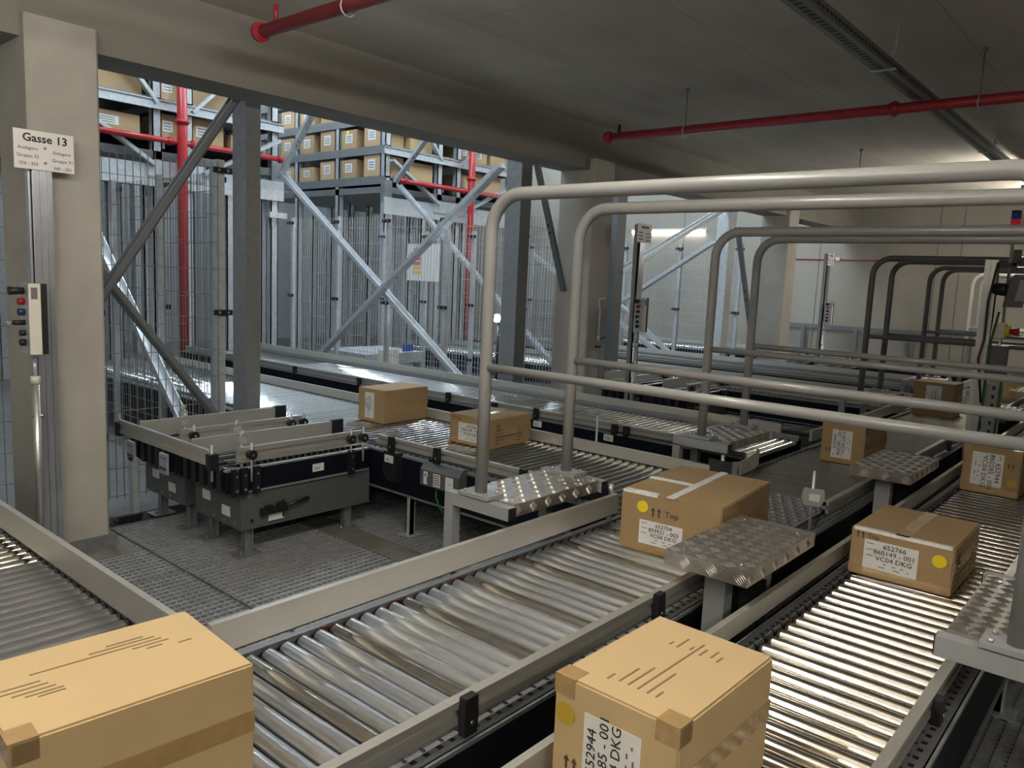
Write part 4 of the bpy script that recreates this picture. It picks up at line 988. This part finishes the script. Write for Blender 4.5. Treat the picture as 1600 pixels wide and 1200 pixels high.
# wall frame and pipe on the end wall
t = thing('wall_frame', 'dark steel rail frame along the foot of the end wall', 'rail', (15.55, 0.6, 0))
MB().box(0, 0.06, 0, 6.2, 1.04, 1.10).build('top_rail', 'post_dark', t)
for i in range(7): MB().box(0, 0.06, 0.1 + i, 0.17 + i, 0, 1.04).build('upright', 'post_dark', t)
t = thing('wall_cable', 'thin red cable clipped along the end wall', 'cable', (15.69, 0, 2.36))
MB().cyl((0, 0.5, 0), (0, 6.2, 0), 0.012, 6).build('cable', 'red_pipe_dim', t)
for i in range(6): MB().box(-0.02, 0, 1.2 + i * 0.8, 1.28 + i * 0.8, -0.015, 0.05).build('clip', 'label', t)

# bits on the floor
t = thing('floor_clamp', 'black clamp lying on the grating beside the column foot', 'clamp', (2.10, 5.12, 0.0))
b = MB(); b.box(0, 0.16, 0, 0.06, 0.0, 0.02); b.bar((0.02, 0.03, 0.03), (0.17, 0.02, 0.035), 0.03, 0.02); b.build('body', 'black', t)
t = thing('status_lamp', 'small blue white status lamp glowing behind the mesh fence', 'lamp', (7.600, 6.795, 1.197))
MB().cyl((0, 0, 0), (-0.03, -0.025, 0), 0.05, 16).build('lens', 'led', t); b = MB(); b.box(0.0, 0.08, -0.06, 0.06, -0.06, 0.06); b.cyl((0.04, 0, -0.06), (0.04, 0, -1.197), 0.02, 8); b.build('housing', 'black', t)

# shuttle conveyors and machinery deep in the aisle, seen through the mesh
def machine(label, x, y, wd, ln):
    t = thing('lift_table', label, 'machine', (x, y, 0))
    MB().box(0, wd, 0, ln, 0.45, 0.60).build('deck', 'galv', t)
    for px in (0.05, wd - 0.12):
        for py in (0.05, ln - 0.12): MB().box(px, px + 0.07, py, py + 0.07, 0, 0.45).build('leg', 'galv_dark', t)
    MB().box(wd * 0.2, wd * 0.5, -0.05, 0.0, 0.40, 0.66).build('drive_box', 'cream', t)
    MB().box(wd * 0.6, wd * 0.75, -0.04, 0.0, 0.62, 0.72).build('sensor', 'blue_part', t)
machine('pale lift table in the crane aisle behind crossed braces', 6.75, 8.4, 1.1, 1.0)
for i in range(6):
    t = thing('crane_mast', 'tall galvanised column standing in the hall behind the racks', 'column', (2.2 + i * 2.2, 15.0, 0), 0, 'tall columns at the back of the hall')
    b = MB(); b.box(0, 0.2, 0, 0.03, 0, 7.1); b.box(0.08, 0.12, 0.03, 0.2, 0, 7.1); b.box(0, 0.2, 0.2, 0.23, 0, 7.1); b.build('shaft', 'galv', t)

# ------------------------------------------------------------------ luminaires
def luminaire(label, loc, ln, along, m, r=0.03, top=None, group=None):
    t = thing('batten_luminaire', label, 'lamp', loc, 0 if along == 'x' else PI / 2, group)
    b = MB(); b.box(-ln / 2, ln / 2, -0.016, 0.016, r * 2 + 0.01, r * 2 + 0.05); b.build('housing', 'lamp_body', t)
    for x in (-ln / 2 + 0.01, ln / 2 - 0.03): MB().box(x, x + 0.02, -0.02, 0.02, 0, r * 2 + 0.01).build('tube_holder', 'lamp_body', t)
    MB().cyl((-ln / 2 + 0.03, 0, r), (ln / 2 - 0.03, 0, r), r, 10).build('tube', m, t)
    if top:
        for x in (-ln / 2 + 0.15, ln / 2 - 0.15): MB().cyl((x, 0, r * 2 + 0.05), (x, 0, top - loc[2]), 0.006, 6).build('suspension', 'galv', t)
    return t
LG = 'luminaires under the low ceiling'
for x, y in ((1.6, 1.56), (-0.5, 1.56), (-2.6, 1.56), (11.2, 1.56), (13.5, 1.56), (0.6, -1.7), (-2.0, -1.7)):  # the two open-side lamps are added out of view for extra light
    luminaire('white batten luminaire on the cable tray line under the low ceiling' if y > 0 else 'added unseen white batten luminaire under the low ceiling on the open side', (x, y, 2.89), 1.5, 'x', 'lamp_warm', 0.03, top=3.047 if y > 0 else 3.33, group=LG)
HG = 'luminaires high in the racking hall'
for x, y in ((2.2, 7.4), (4.7, 7.4), (7.2, 7.2), (7.3, 11.5), (10.0, 7.3), (13.5, 7.2), (1.5, 12.5), (7.3, 14.5), (13.5, 12.0)):
    luminaire('cool white luminaire high above the racking hall', (x, y, 6.3), 2.2, 'y', 'lamp_hall', 0.06, top=7.2, group=HG)
luminaire('bright tube lamp fixed to the end wall', (15.684, 9.0, 2.88), 1.9, 'y', 'lamp_wall', 0.028)
